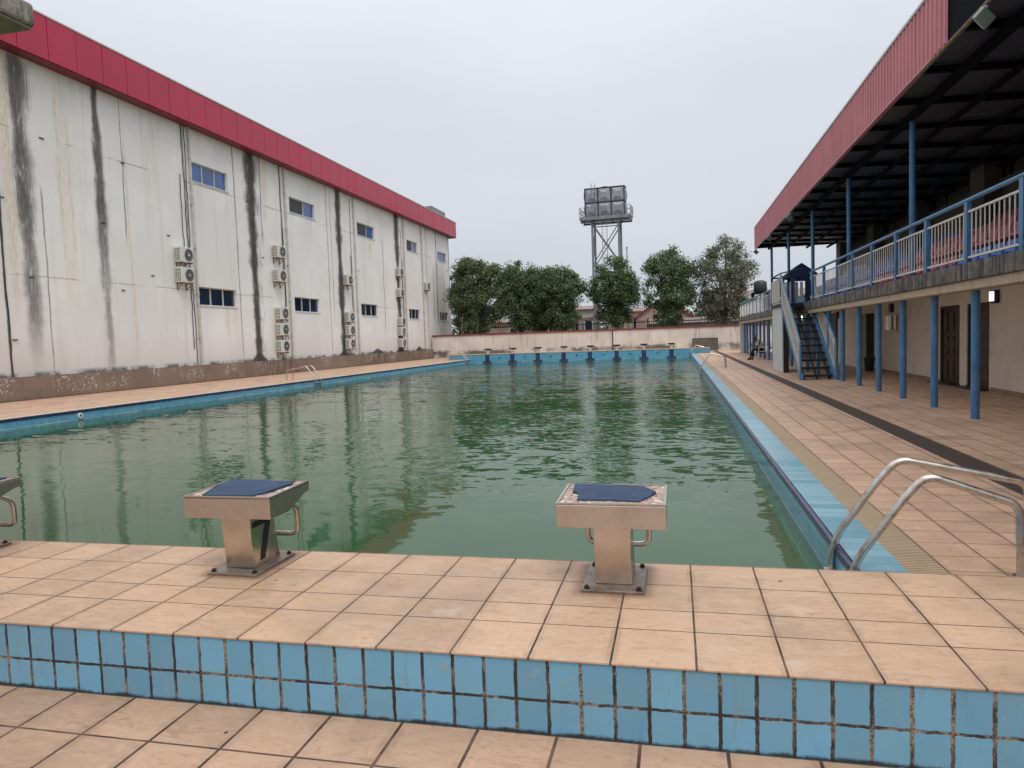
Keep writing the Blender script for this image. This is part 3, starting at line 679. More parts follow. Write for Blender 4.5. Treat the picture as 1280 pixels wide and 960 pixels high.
# ------------------------------------------------------------ pool ladders
def ladder(loc, sgn, label, w=.55, L=.98, dy2=0.0):
    t = empty('pool_ladder', loc, label, 'pool ladder', 'pool ladders')
    for k in (0, 1):
        y = k*w; e = L+(dy2 if k else 0); z2 = .42 if k == 0 else .44
        P = bend([(0, y, -.95), (0, y, .02), (sgn*.30, y, .46), (sgn*.42, y, .60), (sgn*.70, y, .60+(z2-.60)*(.70-.42)/(e-.42))], .15, 8)
        P = P[:-1]+bend([P[-1], (sgn*(e+.01), y, z2+.01), (sgn*(e+.02), y, 0.0)], .075, 8)[1:]
        # tighten: sloping part leaves vertical gently
        d = MB(); d.tube(P, .0235, 16); r_ = d.build('handrail', 'rail_steel', t)
        d = MB(); d.cyl(sgn*(e+.02), y, 0, .012, .045, 14); c_ = d.build('floor_flange', 'rail_steel'); c_.parent = r_
    for z in (-.16, -.42, -.68):
        d = MB(); d.box(-.05, .04, .0, w, z-.012, z+.012); d.build('tread', 'rail_steel', t, bevel=.004)
    for k in (0, 1):
        d = MB(); d.tube([(0, k*w, -.16), (sgn*.10, k*w, -.16)], .012, 8); d.build('wall_stay', 'rail_steel', t)
    return t
ladder((1.005, 4.60, 0), 1, 'curved steel pool ladder with brown patina, nearest one on the right edge', .55, .895, .27)
ladder((.98, 30.6, 0), 1, 'steel pool ladder halfway along the right pool edge', .5, 1.0)
ladder((.98, 52.3, 0), 1, 'steel pool ladder at the far right corner beside the board', .5, 1.0)
ladder((XL+.03, 28.6, 0), -1, 'steel pool ladder on the left pool edge below the hall', .5, 1.35)
ladder((XL+.03, 51.9, 0), -1, 'steel pool ladder at the far left pool corner', .5, 1.35)

# ------------------------------------------------------------ grandstand
gs = empty('grandstand', (5.5, 25, 0), 'two level grandstand with rose corrugated fascia, blue columns and tiered seats on the right', 'building')
GI = Matrix.Translation(-gs.location)
def gp(o): o.parent = gs; o.matrix_parent_inverse = GI; return o
BX = 6.6; GY0, GY1 = -2.0, 51.8
doors = [(17.39, 18.62), (19.05, 20.37)]; win = (23.73, 25.29, 1.30, 1.86); opn = (26.6, 28.3)
holes = [(a, b, .04, 1.93) for a, b in doors]+[(win[0], win[1], win[2], win[3]), (opn[0], opn[1], 0.0, 1.95)]
ys = sorted({GY0, GY1} | {h[0] for h in holes} | {h[1] for h in holes}); zs = sorted({0.0, 2.3} | {h[2] for h in holes} | {h[3] for h in holes})
d = MB()
for a, b in zip(ys, ys[1:]):
    for c, e in zip(zs, zs[1:]):
        my, mz = (a+b)/2, (c+e)/2
        if any(h[0] < my < h[1] and h[2] < mz < h[3] for h in holes): continue
        d.quad((BX, a, c), (BX, b, c), (BX, b, e), (BX, a, e))
for h in holes:
    xi = BX+.16
    d.quad((BX, h[0], h[2]), (xi, h[0], h[2]), (xi, h[0], h[3]), (BX, h[0], h[3])); d.quad((BX, h[1], h[2]), (xi, h[1], h[2]), (xi, h[1], h[3]), (BX, h[1], h[3])); d.quad((BX, h[0], h[3]), (xi, h[0], h[3]), (xi, h[1], h[3]), (BX, h[1], h[3]))
gp(d.build('ground_wall', 'cream_wall', fix=False))
d = MB(); d.box(BX-.012, BX-.001, GY0, 17.3, 0, .09); d.box(BX-.012, BX-.001, 20.5, 26.5, 0, .09); gp(d.build('skirting', 'skirt'))
d = MB()
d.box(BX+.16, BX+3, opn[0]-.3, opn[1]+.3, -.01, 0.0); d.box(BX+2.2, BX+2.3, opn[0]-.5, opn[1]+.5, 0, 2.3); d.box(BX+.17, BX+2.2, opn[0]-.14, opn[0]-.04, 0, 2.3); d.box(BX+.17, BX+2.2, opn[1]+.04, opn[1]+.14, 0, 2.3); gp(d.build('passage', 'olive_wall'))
for k, (a, b) in enumerate(doors):
    d = MB(); d.box(BX+.02, BX+.12, a, a+.06, .04, 1.93); d.box(BX+.02, BX+.12, b-.06, b, .04, 1.93); d.box(BX+.02, BX+.12, a+.06, b-.06, 1.87, 1.93); d.box(BX-.25, BX+.12, a-.03, b+.03, 0, .04)
    f_ = gp(d.build('door_frame', 'door_frame'))
    d = MB(); x0 = BX+.07; d.box(x0, x0+.04, a+.06, b-.06, .04, 1.87)
    wd = (b-a-.12); nn = 2
    for c in range(3 if k else 2):
        n_ = 3 if k else 2; ya = a+.06+wd*c/n_+.05; yb = a+.06+wd*(c+1)/n_-.05
        for za, zb in ((.12, .62), (.70, .92), (1.0, 1.20), (1.28, 1.80)): d.box(x0-.018, x0, ya, yb, za, zb); d.box(x0-.03, x0-.018, ya+.04, yb-.04, za+.04, zb-.04)
    dr = gp(d.build('door', 'door_wood', bevel=.006)); d = MB(); d.tube([(x0-.07, b-.20, .95), (x0-.07, b-.20, 1.12)], .012, 8); d.bar((x0-.07, b-.2, .97), (x0, b-.2, .97), .015, .015); d.bar((x0-.07, b-.2, 1.10), (x0, b-.2, 1.10), .015, .015)
    h_ = d.build('handle', 'alu'); h_.parent = dr; h_.matrix_parent_inverse = GI
d = MB(); y0, y1, z0, z1 = win
d.box(BX-.025, BX+.03, y0, y1, z0, z0+.05); d.box(BX-.025, BX+.03, y0, y1, z1-.05, z1)
for q in range(4): yy = y0+(y1-y0-.07)*q/3; d.box(BX-.022, BX+.027, yy, yy+.07, z0+.05, z1-.05)
d.box(BX-.05, BX-.021, y0-.03, y1+.03, z0-.04, z0)
wf = gp(d.build('window', 'white_paint'))
for q in range(3):
    a = y0+(y1-y0-.07)*q/3+.07; b = y0+(y1-y0-.07)*(q+1)/3; gm = MB(); gm.box(BX-.012, BX-.004, a, b, z0+.05, z1-.05); p_ = gm.build('pane', 'glass_dark'); p_.parent = wf; p_.matrix_parent_inverse = GI
# far blue shutters
for y in np.arange(32.2, 51, 2.4):
    d = MB(); d.box(BX-.06, BX-.003, y, y+2.1, .02, 2.1)
    for z in np.arange(.1, 2.05, .12): d.box(BX-.075, BX-.06, y+.02, y+2.08, z, z+.06)
    gp(d.build('roller_shutter', 'shutter'))
# slab, beam, kerb
d = MB(); d.box(4.62, 8.0, GY0, GY1, 2.30, 2.372); gp(d.build('floor_slab', 'cream_wall'))
d = MB(); d.box(4.30, 4.62, GY0, GY1, 1.985, 2.125); gp(d.build('beam', 'pebble_dash', bevel=.01))
d = MB(); d.box(4.26, 4.618, GY0, GY1, 2.127, 2.385); gp(d.build('kerb', 'kerb_concrete', bevel=.012))
d = MB(); d.box(4.621, 6.6, GY1-.25, GY1-.02, 1.9, 2.29); d.box(4.621, 6.6, 2.0, 2.25, 1.9, 2.29); gp(d.build('cross_beam', 'cream_wall'))
d = MB(); d.box(4.32, 4.85, GY1-.55, GY1-.06, 0, 1.984); gp(d.build('end_pillar', 'panel_white', bevel=.01))
COLY = [12.35+1.80*i for i in range(-4, 22)]
for y in COLY:
    d = MB(); d.cyl(4.5, y, 0, 1.984, .062, 18); d.cyl(4.5, y, 0, .015, .066, 18); gp(d.build('column', 'blue_paint'))
# tiers
TX = [4.75, 5.45, 6.15, 6.85]; TZ = [2.385, 2.74, 3.10, 3.46]
for k in range(4):
    if k == 0: continue
    d = MB(); d.box(TX[k]+.02, 7.75, GY0, 36.2, TZ[k]-.36, TZ[k]-.001*k); gp(d.build('seating_tier', 'concrete_tier'))
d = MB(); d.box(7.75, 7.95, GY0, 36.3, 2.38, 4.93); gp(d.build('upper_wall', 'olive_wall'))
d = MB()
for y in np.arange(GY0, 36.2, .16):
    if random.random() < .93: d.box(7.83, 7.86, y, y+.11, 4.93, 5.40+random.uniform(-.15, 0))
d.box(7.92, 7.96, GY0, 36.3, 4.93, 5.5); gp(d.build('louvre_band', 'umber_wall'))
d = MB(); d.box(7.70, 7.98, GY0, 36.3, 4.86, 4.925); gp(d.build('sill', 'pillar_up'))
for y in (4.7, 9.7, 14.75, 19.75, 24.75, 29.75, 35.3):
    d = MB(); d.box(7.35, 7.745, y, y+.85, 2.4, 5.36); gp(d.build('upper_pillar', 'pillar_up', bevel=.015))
# roof
RY0, RY1 = 1.0, 36.35
d = MB(); n = 300; ysr = np.linspace(RY0, RY1, n)
vv_ = []; 
for i, y in enumerate(ysr):
    z = .02 if i % 4 in (1, 2) else 0
    vv_ += [(3.86, y, 5.62+z), (8.6, y, 5.42+z)]
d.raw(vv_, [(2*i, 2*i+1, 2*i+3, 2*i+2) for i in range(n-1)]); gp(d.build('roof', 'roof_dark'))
for y in np.arange(RY0+.2, RY1, 1.68):
    d = MB(); d.bar((3.9, y, 5.55), (8.5, y, 5.36), .09, .10); gp(d.build('rafter', 'roof_steel'))
for x in (4.4, 5.2, 6.1, 7.0, 7.65):
    d = MB(); z = 5.50-(x-3.9)*.042; d.bar((x, RY0, z-.10), (x, RY1, z-.10), .07, .08 if x > 4.5 else .16); gp(d.build('purlin', 'roof_steel'))
# corrugated fascia
d = MB(); y = 11.45; vs = []; k = 0
while y < 36.36:
    for dy, dx in ((0, 0), (.035, -.028), (.095, -.028), (.13, 0)): vs.append((3.80+dx, y+dy))
    y += .19
n = len(vs); v3 = [(x, yy, 5.42) for x, yy in vs]+[(x, yy, 6.36) for x, yy in vs]
d.raw(v3, [(i, i+1, i+1+n, i+n) for i in range(n-1)])
fa = gp(d.build('fascia', 'rose'))
d = MB(); d.box(3.76, 3.84, 12.0, 36.36, 5.385, 5.419); gp(d.build('fascia_trim', 'rose'))
d = MB(); d.box(3.76, 3.86, 11.45, 36.38, 6.365, 6.41); gp(d.build('fascia_capping', 'panel_white'))
d = MB(); d.box(3.815, 3.85, RY0, 36.35, 5.43, 6.36); d.box(3.85, 8.6, 36.36, 36.40, 5.40, 5.64); gp(d.build('fascia_backing', 'roof_steel'))
d = MB(); d.tube([(3.8, RY0, 5.40), (3.8, 12.6, 5.385)], .03, 8); gp(d.build('edge_pipe', 'rust'))
for y in (5.0, 10.06-.4, 15.1, 20.2, 25.2, 30.3, 35.4):
    d = MB(); d.cyl(4.42, y, 2.386, 5.42, .055, 16); d.box(4.30, 4.54, y-.12, y+.12, 2.386, 2.40); gp(d.build('roof_post', 'blue_paint'))
# balcony railing
def railing(y0, y1, posts, nearpitch, lattice=False):
    x = 4.33
    d = MB(); d.tube([(x, y0, 3.33), (x, y1, 3.33)], .034, 12); hr = gp(d.build('handrail', 'blue_rail'))
    for y in posts:
        d = MB(); d.box(x-.035, x+.035, y-.055, y+.055, 2.30, 3.30); p_ = gp(d.build('railing_post', 'blue_paint'))
    d = MB(); d.box(x-.018, x+.018, y0, y1, 3.135, 3.165); d.box(x-.018, x+.018, y0, y1, 2.455, 2.485); gp(d.build('railing_frame', 'white_paint'))
PY = [12.20+1.79*i for i in range(-3, 8)]
railing(5.5, 24.73, [y for y in PY if y < 24.6]+[24.70], .15)
railing(28.5, 51.5, list(np.arange(28.55, 51.5, 1.79)), .15)
bal = []
y = 6.0
while y < 24.6:
    if min(abs(y-q) for q in PY) > .09: bal.append(y)
    y += .155
vis = [q for q in bal if q > 9.6]
for q in vis[:94]:
    d = MB(); d.box(4.325, 4.335, q-.012, q+.012, 2.48, 3.14); gp(d.build('baluster', 'white_paint'))
d = MB()
for q in [b for b in bal if b <= 9.6]+vis[94:]: d.box(4.325, 4.335, q-.012, q+.012, 2.48, 3.14)
q = 28.7
while q < 51.4: d.box(4.325, 4.335, q-.012, q+.012, 2.48, 3.14); q += .155
tag(gp(d.build('baluster', 'white_paint')), kind='stuff')

# seats
def make_seat(matn):
    t = empty('stadium_seat', (0, 0, 0))
    prof = [(0, .0), (-.02, -.05), (.03, -.07), (.38, -.04), (.42, .02), (.46, .30), (.425, .31), (.37, .06), (.33, .02), (.05, .015)]
    # pan
    d = MB(); pan = [(0, .015), (-.02, -.045), (.03, -.07), (.38, -.04), (.40, .0), (.35, .0), (.05, .0)]
    d.prism(pan, 'y', -.215, .215); d.box(.0, .38, -.23, -.205, -.03, .045); d.box(0, .38, .205, .23, -.03, .045); d.build('seat', matn, t, bevel=.012, seg=1)
    d = MB(); d.prism([(.36, .0), (.40, -.02), (.475, .30), (.445, .315)], 'y', -.20, .20); d.build('backrest', matn, t, bevel=.015, seg=1)
    d = MB(); d.box(.10, .14, -.02, .02, -.24, -.05); d.box(.10, .40, -.02, .02, -.09, -.06); d.build('leg', 'black_steel', t)
    return t
protos = {}
for k in range(4):
    rowname = ['front', 'second', 'third', 'back'][k]
    y = 9.2
    while y < 35.9:
        if k == 0: c = 'blue' if (y < 15.3 or y > 21.3) else 'red'
        elif k == 1: c = 'blue' if (y < 13.3 or y > 20.3) else 'faded'
        else: c = 'faded' if y < 21.5 else 'blue'
        if not (any(abs(y-(p+.42)) < .55 for p in (9.7, 14.75, 19.75, 24.75, 29.75, 35.3)) and k == 3):
            mn = {'blue': 'seat_blue', 'red': 'seat_red', 'faded': 'seat_faded'}[c]
            if mn not in protos: protos[mn] = make_seat(mn); o = protos[mn]
            else: o = copy_tree(protos[mn])
            o.location = (TX[k]+.14, y, TZ[k]+(.115 if k == 0 else .24)); o.rotation_euler = (0, 0, 0)
            if k == 0: o.location.z = TZ[k]+.12
            cn = {'blue': 'blue', 'red': 'deep red', 'faded': 'pinkish red'}[c]
            z_ = ('nearest stretch' if y < 13.3 else 'middle stretch' if y < 21.5 else 'far stretch')
            tag(o, f'{cn} plastic stadium seat in the {rowname} row of the grandstand, {z_}', 'stadium seat', f'{cn} seats, {rowname} row, {z_}')
        y += .50

# ------------------------------------------------------------ staircase
st = empty('staircase', (4.0, 22.1, 0), 'blue steel staircase with white balusters climbing to the grandstand balcony', 'staircase')
SI = Matrix.Translation(-st.location)
def sp_(o): o.parent = st; o.matrix_parent_inverse = SI; return o
ya, yb, zb = 22.1, 26.0, 2.36; dz = zb/(yb-ya)
for x in (3.55, 4.45):
    d = MB(); d.prism([(ya-.16, 0), (ya+.16, 0), (yb+.16, zb), (yb-.06, zb), (ya-.16, .12)], 'x', x-.03, x+.03); sp_(d.build('stringer', 'blue_rail'))
for x in (3.66, 4.34, 4.0):
    d = MB(); d.prism([(ya+.12, 0), (ya+.3, 0), (yb+.22, zb-.06), (yb+.05, zb-.06)], 'x', x-.02, x+.02); sp_(d.build('carriage', 'black_steel'))
for i in range(11):
    z = zb*(i+.55)/11; y = ya+(yb-ya)*(i+.55)/11; d = MB(); d.box(3.58, 4.42, y-.02, y+.24, z-.02, z+.012); d.box(3.58, 4.42, y-.025, y-.015, z-.045, z+.012); sp_(d.build('tread', 'black_steel'))
for x in (3.52, 4.48):
    d = MB(); d.tube(bend([(x, ya, 1.08), (x, yb, zb+1.02)]), .032, 10); d.tube([(x, ya, .0), (x, ya, 1.08)], .038, 10); h_ = sp_(d.build('handrail', 'blue_rail'))
    d = MB(); d.bar((x, ya+.05, .93), (x, yb, zb+.86), .03, .04); d.bar((x, ya+.05, .28), (x, yb, zb+.22), .03, .04)
    f_ = sp_(d.build('baluster_frame', 'white_paint'))
    n = 22
    for i in range(1, n):
        y = ya+(yb-ya)*i/n; z = dz*(y-ya); d = MB(); d.box(x-.012, x+.012, y-.012, y+.012, z+.25, z+.9); sp_(d.build('baluster', 'white_paint'))
# landing
d = MB(); d.box(3.50, 4.24, 26.05, 28.45, 2.27, 2.37); sp_(d.build('landing', 'black_steel'))
d = MB(); d.box(3.56, 3.60, 26.05, 28.5, .02, 2.44); sp_(d.build('side_panel', 'panel_white'))
d = MB(); d.box(3.604, 3.78, 26.08, 26.14, 0, 2.26); d.box(3.604, 3.66, 28.4, 28.46, 0, 2.26); sp_(d.build('panel_post', 'black_steel'))
d = MB()
for a, b in (((3.54, 26.1), (3.54, 28.45)), ((3.54, 28.45), (4.25, 28.45))):
    d.tube([(*a, 3.40), (*b, 3.40)], .03, 8); d.tube([(*a, 2.4), (*a, 3.40)], .03, 8)
d.tube([(4.25, 28.45, 2.4), (4.25, 28.45, 3.40)], .03, 8); d.tube([(3.54, 26.1, 3.4), (4.3, 26.1, 3.55)], .022, 8)
sp_(d.build('landing_rail', 'blue_dark'))
d = MB()
for i in range(16): y = 26.2+2.2*i/15; d.box(3.53, 3.55, y-.035, y+.035, 2.46, 3.22)
d.box(3.525, 3.555, 26.1, 28.45, 3.22, 3.25)
for i in range(5): x = 3.65+.55*i/4; d.box(x-.035, x+.035, 28.44, 28.46, 2.46, 3.22)
sp_(d.build('landing_baluster', 'white_paint'))
# gate hut
gh = empty('gate_hut', (4.62, 28.6, 2.385), 'small dark blue gabled gate hut at the top of the steel staircase', 'hut')
d = MB(); d.prism([(-.50, 1.02), (.50, 1.02), (.56, 1.14), (.0, 1.55), (-.56, 1.14)], 'y', -.05, 1.3); d.build('gable_roof', 'blue_dark', gh)
d = MB(); d.box(.12, .50, 0, .05, 0, 1.02); d.box(.46, .50, .05, 1.25, 0, 1.02); d.build('side_wall', 'blue_dark', gh)
d = MB(); d.box(-.5, -.44, 0, .06, 0, 1.02); d.box(-.5, .12, 0, .05, .88, 1.02); d.box(-.5, -.44, 1.19, 1.25, 0, 1.02); d.build('gate_frame', 'blue_dark', gh)
d = MB()
for i in range(3): d.box(-.40+i*.17, -.29+i*.17, .01, .03, .1, .86)
d.build('gate_slat', 'white_paint', gh)

# lamps
def bulkhead(loc, lit, label, r=.10):
    t = empty('wall_lamp', loc, label, 'wall lamp', 'wall lamps under the balcony')
    d = MB(); d.box(-.10, 0, -r, r, -.14, .14); d.build('housing', 'plastic_black', t, bevel=.03)
    d = MB(); d.box(-.125, -.098, -r*.75, r*.75, -.09, .11); d.build('lens', 'lamp_lit' if lit == 1 else 'bulb_lit' if lit == 2 else 'lamp_glass', t, bevel=.01)
bulkhead((BX, 17.0, 2.02), 1, 'lit rectangular wall lamp to the right of the wooden doors', .13)
bulkhead((BX, 40.2, 2.06), 2, 'small bright lamp seen between the staircase treads')
bulkhead((BX, 24.4, 2.04), 0, 'unlit wall lamp above the small three pane window')
bulkhead((BX, 32.0, 2.02), 0, 'unlit wall lamp on the wall behind the staircase')
def flood(loc, label, rx=.6):
    t = empty('floodlight', loc, label, 'floodlight', 'floodlights under the rose fascia')
    d = MB(); c_, s_ = math.cos(rx), math.sin(rx)
    P = [(-.09, -.20), (.09, -.20), (.05, .05), (-.05, .05)]
    v = [(0-.13+a*c_-b*0, b, 0) for a, b in P]
    d.box(-.11, .11, -.035, .035, -.085, .085); o = d.build('head', 'lamp_glass', t, bevel=.015); o.location = (-.04, -.02, -.19); o.rotation_euler = (.5, .6, .5)
    d = MB(); d.bar((0, 0, 0), (-.03, -.01, -.14), .03, .03); d.build('bracket', 'alu', t)
flood((3.8, 10.15, 5.40), 'square floodlight hanging from the edge pipe at the top right corner'); flood((3.8, 25.6, 5.38), 'floodlight under the middle of the rose fascia')
flood((3.8, 30.8, 5.38), 'floodlight two thirds along the rose fascia'); flood((3.82, 35.9, 5.38), 'floodlight under the far end of the rose fascia')

# bin
t = empty('waste_bin', (6.3, 26.0, 0), 'small black bin beside the dark passage under the balcony', 'bin')
d = MB(); d.tube([(0, 0, 0), (0, 0, .42)], [.13, .17], 18); d.build('bin_body', 'plastic_black', t); d = MB(); d.tube([(0, 0, .42), (0, 0, .46)], .18, 18); d.build('lid', 'plastic_black', t)

# ------------------------------------------------------------ seated person and chair
cxp, cyp = 4.30, 38.45
ch = empty('plastic_chair', (cxp, cyp, 0), 'white plastic chair under the balcony holding a seated person', 'chair')
d = MB(); d.box(-.22, .22, -.22, .22, .40, .43); d.build('seat', 'plastic_white', ch, bevel=.01)
for sx in (-.2, .2):
    for sy in (-.2, .2):
        d = MB(); d.tube([(sx*1.15, sy*1.1, 0), (sx, sy, .40)], [.02, .028], 8); d.build('leg', 'plastic_white', ch)
d = MB(); d.prism([(.20, .43), (.23, .43), (.34, .86), (.31, .87)], 'y', -.21, .21); d.build('backrest', 'plastic_white', ch, bevel=.01)
for s in (-.23, .23):
    d = MB(); d.tube(bend([(-.2, s, .42), (-.2, s, .62), (.26, s, .64)], .05), .02, 8); d.build('armrest', 'plastic_white', ch)
d = MB(); n = 9
vs_ = [(.20+.16*j/4+.03*math.sin(i*1.7+j), -.2+.4*i/(n-1), .93-.38*j/4*(1+.1*math.sin(i*2))) for j in range(5) for i in range(n)]
d.raw(vs_, [(j*n+i, j*n+i+1, (j+1)*n+i+1, (j+1)*n+i) for j in range(4) for i in range(n-1)], True)
cl = d.build('draped_cloth', 'cloth_green', loc=(cxp+.05, cyp-.02, 0)); tag(cl, 'yellow green cloth draped over the white chair back', 'cloth'); so = cl.modifiers.new('s', 'SOLIDIFY'); so.thickness = .015
def skin_obj(name, verts, edges, radii, matn, root=0, sub=2, parent=None):
    me = bpy.data.meshes.new(name); me.from_pydata(verts, edges, []); o = bpy.data.objects.new(name, me); COL.objects.link(o)
    sk = o.modifiers.new('skin', 'SKIN'); o.modifiers.new('sub', 'SUBSURF').levels = sub; o.modifiers['sub'].render_levels = sub
    for i, r in enumerate(radii): me.skin_vertices[0].data[i].radius = (r, r); me.skin_vertices[0].data[i].use_root = (i == root)
    dg = bpy.context.evaluated_depsgraph_get(); dg.update(); m2 = bpy.data.meshes.new_from_object(o.evaluated_get(dg)); o.modifiers.clear(); o.data = m2
    m2.materials.clear(); m2.materials.append(M[matn])
    for p in m2.polygons: p.use_smooth = True
    if parent: o.parent = parent
    return o
bodyv = [(0, 0, .50), (-.02, 0, .66), (-.10, 0, .84), (-.20, 0, .97), (-.29, 0, 1.03), (-.35, 0, 1.08), (-.37, 0, 1.18),
         (-.17, .17, .93), (-.25, .24, .70), (-.42, .10, .72), (-.17, -.17, .93), (-.25, -.24, .70), (-.42, -.06, .74),
         (-.05, .10, .49), (-.44, .13, .52), (-.40, .13, .10), (-.54, .14, .04), (-.05, -.10, .49), (-.42, -.12, .52), (-.56, -.12, .12), (-.68, -.13, .04),
         (-.50, .06, .76), (-.50, -.02, .78)]
bodye = [(0, 1), (1, 2), (2, 3), (3, 4), (4, 5), (5, 6), (3, 7), (7, 8), (8, 9), (3, 10), (10, 11), (11, 12), (0, 13), (13, 14), (14, 15), (15, 16), (0, 17), (17, 18), (18, 19), (19, 20), (9, 21), (12, 22)]
bodyr = [.14, .13, .14, .12, .06, .085, .09, .065, .045, .032, .065, .045, .032, .085, .065, .042, .035, .085, .065, .042, .035, .03, .03]
pe = skin_obj('person', bodyv, bodye, bodyr, 'skin'); pe.location = (cxp-.03, cyp, 0)
tag(pe, 'person in a pale shirt and black trousers sitting bent forward on the white chair', 'person')
def grow(ids, f, name, matn, edges):
    idx = {v: i for i, v in enumerate(ids)}
    return skin_obj(name, [bodyv[i] for i in ids], [(idx[a], idx[b]) for a, b in edges], [bodyr[i]*f for i in ids], matn, parent=pe)
grow([1, 2, 3, 7, 8, 10, 11, 0], 1.12, 'shirt', 'shirt', [(0, 1), (1, 2), (2, 3), (3, 7), (7, 8), (3, 10), (10, 11)])
grow([0, 13, 14, 15, 17, 18, 19], 1.14, 'trousers', 'trouser', [(0, 13), (13, 14), (14, 15), (0, 17), (17, 18), (18, 19)])
skin_obj('shoe', [(-.38, .13, .06), (-.58, .14, .035)], [(0, 1)], [.055, .045], 'trouser', parent=pe); skin_obj('shoe', [(-.54, -.12, .06), (-.73, -.13, .035)], [(0, 1)], [.055, .045], 'trouser', parent=pe)
skin_obj('hair', [(-.355, 0, 1.19), (-.34, 0, 1.25)], [(0, 1)], [.10, .085], 'hair', parent=pe)

# ------------------------------------------------------------ canopy corner overhead (top left)
cn = empty('concrete_canopy', (-6.8, 1.5, 0), 'weathered concrete canopy corner overhead at the top left of the picture', 'canopy')
d = MB(); d.box(-2.2, 1.99, -5.5, 3.29, 4.02, 4.20); d.build('slab', 'slab_concrete', cn, bevel=.025)
d = MB(); d.box(-2.19, 1.97, -5.45, 3.27, 4.0, 4.019); d.build('soffit', 'soffit', cn)
for x in (-1.6, .2):
    d = MB(); d.box(x-.15, x+.15, -5, -4.7, 0, 4.0); d.build('pillar', 'slab_concrete', cn)
d = MB(); d.box(-1.75, -1.45, 2.3, 2.6, 0, 4.0); d.build('pillar', 'slab_concrete', cn)

# ------------------------------------------------------------ water tower
wt = empty('water_tower', (-7.15, 80, 0), 'galvanised steel water tank on a braced lattice tower rising behind the trees', 'water tower', rz=R(-4))
hw = 1.45; hy = .8; PZt = 14.0
for sx in (-1, 1):
    for sy in (-1, 1):
        d = MB(); d.cyl(sx*hw, sy*hy, 0, PZt, .12, 12); d.build('leg', 'galv', wt)
for lev, (z0, z1) in enumerate(((1.0, 5.2), (5.2, 9.3), (9.3, 13.6))):
    for f in range(4):
        A = [(-hw, -hy), (hw, -hy), (hw, hy), (-hw, hy)]; a, b = A[f], A[(f+1) % 4]
        d = MB(); d.bar((*a, z0), (*b, z1), .10, .10); d.bar((*b, z0), (*a, z1), .10, .10); d.bar((*a, z1), (*b, z1), .09, .09)
        m_ = ((a[0]+b[0])/2, (a[1]+b[1])/2); d.box(m_[0]-.12, m_[0]+.12, m_[1]-.12, m_[1]+.12, (z0+z1)/2-.12, (z0+z1)/2+.12); d.build('cross_brace', 'galv', wt)
d = MB(); d.box(-2.75, 2.75, -1.25, 1.25, 14.35, 14.45)
for x in np.linspace(-2.6, 2.6, 6): d.box(x-.08, x+.08, -1.25, 1.25, 14.05, 14.35)
for y in (-.8, .8): d.box(-2.7, 2.7, y-.1, y+.1, 13.85, 14.05)
d.box(-2.75, 2.75, -1.27, -1.21, 14.1, 14.45); d.build('platform', 'galv', wt)
d = MB()
c4 = [(-2.75, -1.25), (2.75, -1.25), (2.75, 1.25), (-2.75, 1.25)]
for f in range(4):
    a, b = c4[f], c4[(f+1) % 4]
    for z in (14.95, 15.45): d.bar((*a, z), (*b, z), .045, .045)
    for k in range(4): q = k/4; d.bar((a[0]+(b[0]-a[0])*q, a[1]+(b[1]-a[1])*q, 14.45), (a[0]+(b[0]-a[0])*q, a[1]+(b[1]-a[1])*q, 15.45), .05, .05)
d.build('guard_rail', 'galv', wt)
d = MB(); x0, x1, yt, zt0, zt1 = -2.2, 2.1, .70, 14.46, 17.55; d.box(x0, x1, -yt, yt, zt0, zt1)
def panel(p0, ux, uz, w, h, nrm):
    p0, ux, uz, nrm = map(Vector, (p0, ux, uz, nrm)); a = [p0+ux*.06+uz*.06, p0+ux*(w-.06)+uz*.06, p0+ux*(w-.06)+uz*(h-.06), p0+ux*.06+uz*(h-.06)]
    ct = p0+ux*w/2+uz*h/2+nrm*.16; i_ = [ct+(q-ct-nrm*-.16*0)*.38-nrm*0 for q in a]; i_ = [ct+((q-p0)-(ux*w/2+uz*h/2))*.38 for q in a]
    d.raw([q+nrm*.01 for q in a]+i_, [(0, 1, 5, 4), (1, 2, 6, 5), (2, 3, 7, 6), (3, 0, 4, 7), (4, 5, 6, 7)])
W3, H2 = (x1-x0)/3, (zt1-zt0)/2
for i in range(3):
    for j in range(2):
        panel((x0+W3*i, -yt, zt0+H2*j), (1, 0, 0), (0, 0, 1), W3, H2, (0, -1, 0)); panel((x1-W3*i, yt, zt0+H2*j), (-1, 0, 0), (0, 0, 1), W3, H2, (0, 1, 0))
        panel((x1, -yt+2*yt/3*i, zt0+H2*j), (0, 1, 0), (0, 0, 1), 2*yt/3, H2, (1, 0, 0)); panel((x0, yt-2*yt/3*i, zt0+H2*j), (0, -1, 0), (0, 0, 1), 2*yt/3, H2, (-1, 0, 0))
tk = d.build('tank', 'galv_tank', wt)
d = MB()
for i in range(4): d.box(x0+W3*i-.05, x0+W3*i+.05, -yt-.07, -yt+.02, zt0, zt1)
for j in range(3): d.box(x0-.05, x1+.05, -yt-.075, -yt+.02, zt0+H2*j-.05, zt0+H2*j+.05); d.box(x1-.02, x1+.07, -yt, yt, zt0+H2*j-.05, zt0+H2*j+.05)
d.build('tank_flange', 'black_steel').parent = tk
d = MB(); d.tube([(-.1, 0, 17.55), (-.1, 0, 17.72)], .45, 16); d.build('hatch', 'black_steel').parent = tk
d = MB()
for x in (-.32, .22): d.tube([(x, -1.1, .1), (x, -1.1, 15.2)], .03, 6)
for z in np.arange(.4, 15, .33): d.bar((-.32, -1.1, z), (.22, -1.1, z), .03, .03)
for x in (-1.45, -1.05): d.tube([(x, -yt-.15, 14.5), (x, -yt-.15, 18.1)], .03, 6)
for z in np.arange(14.8, 17.8, .33): d.bar((-1.45, -yt-.15, z), (-1.05, -yt-.15, z), .03, .03)
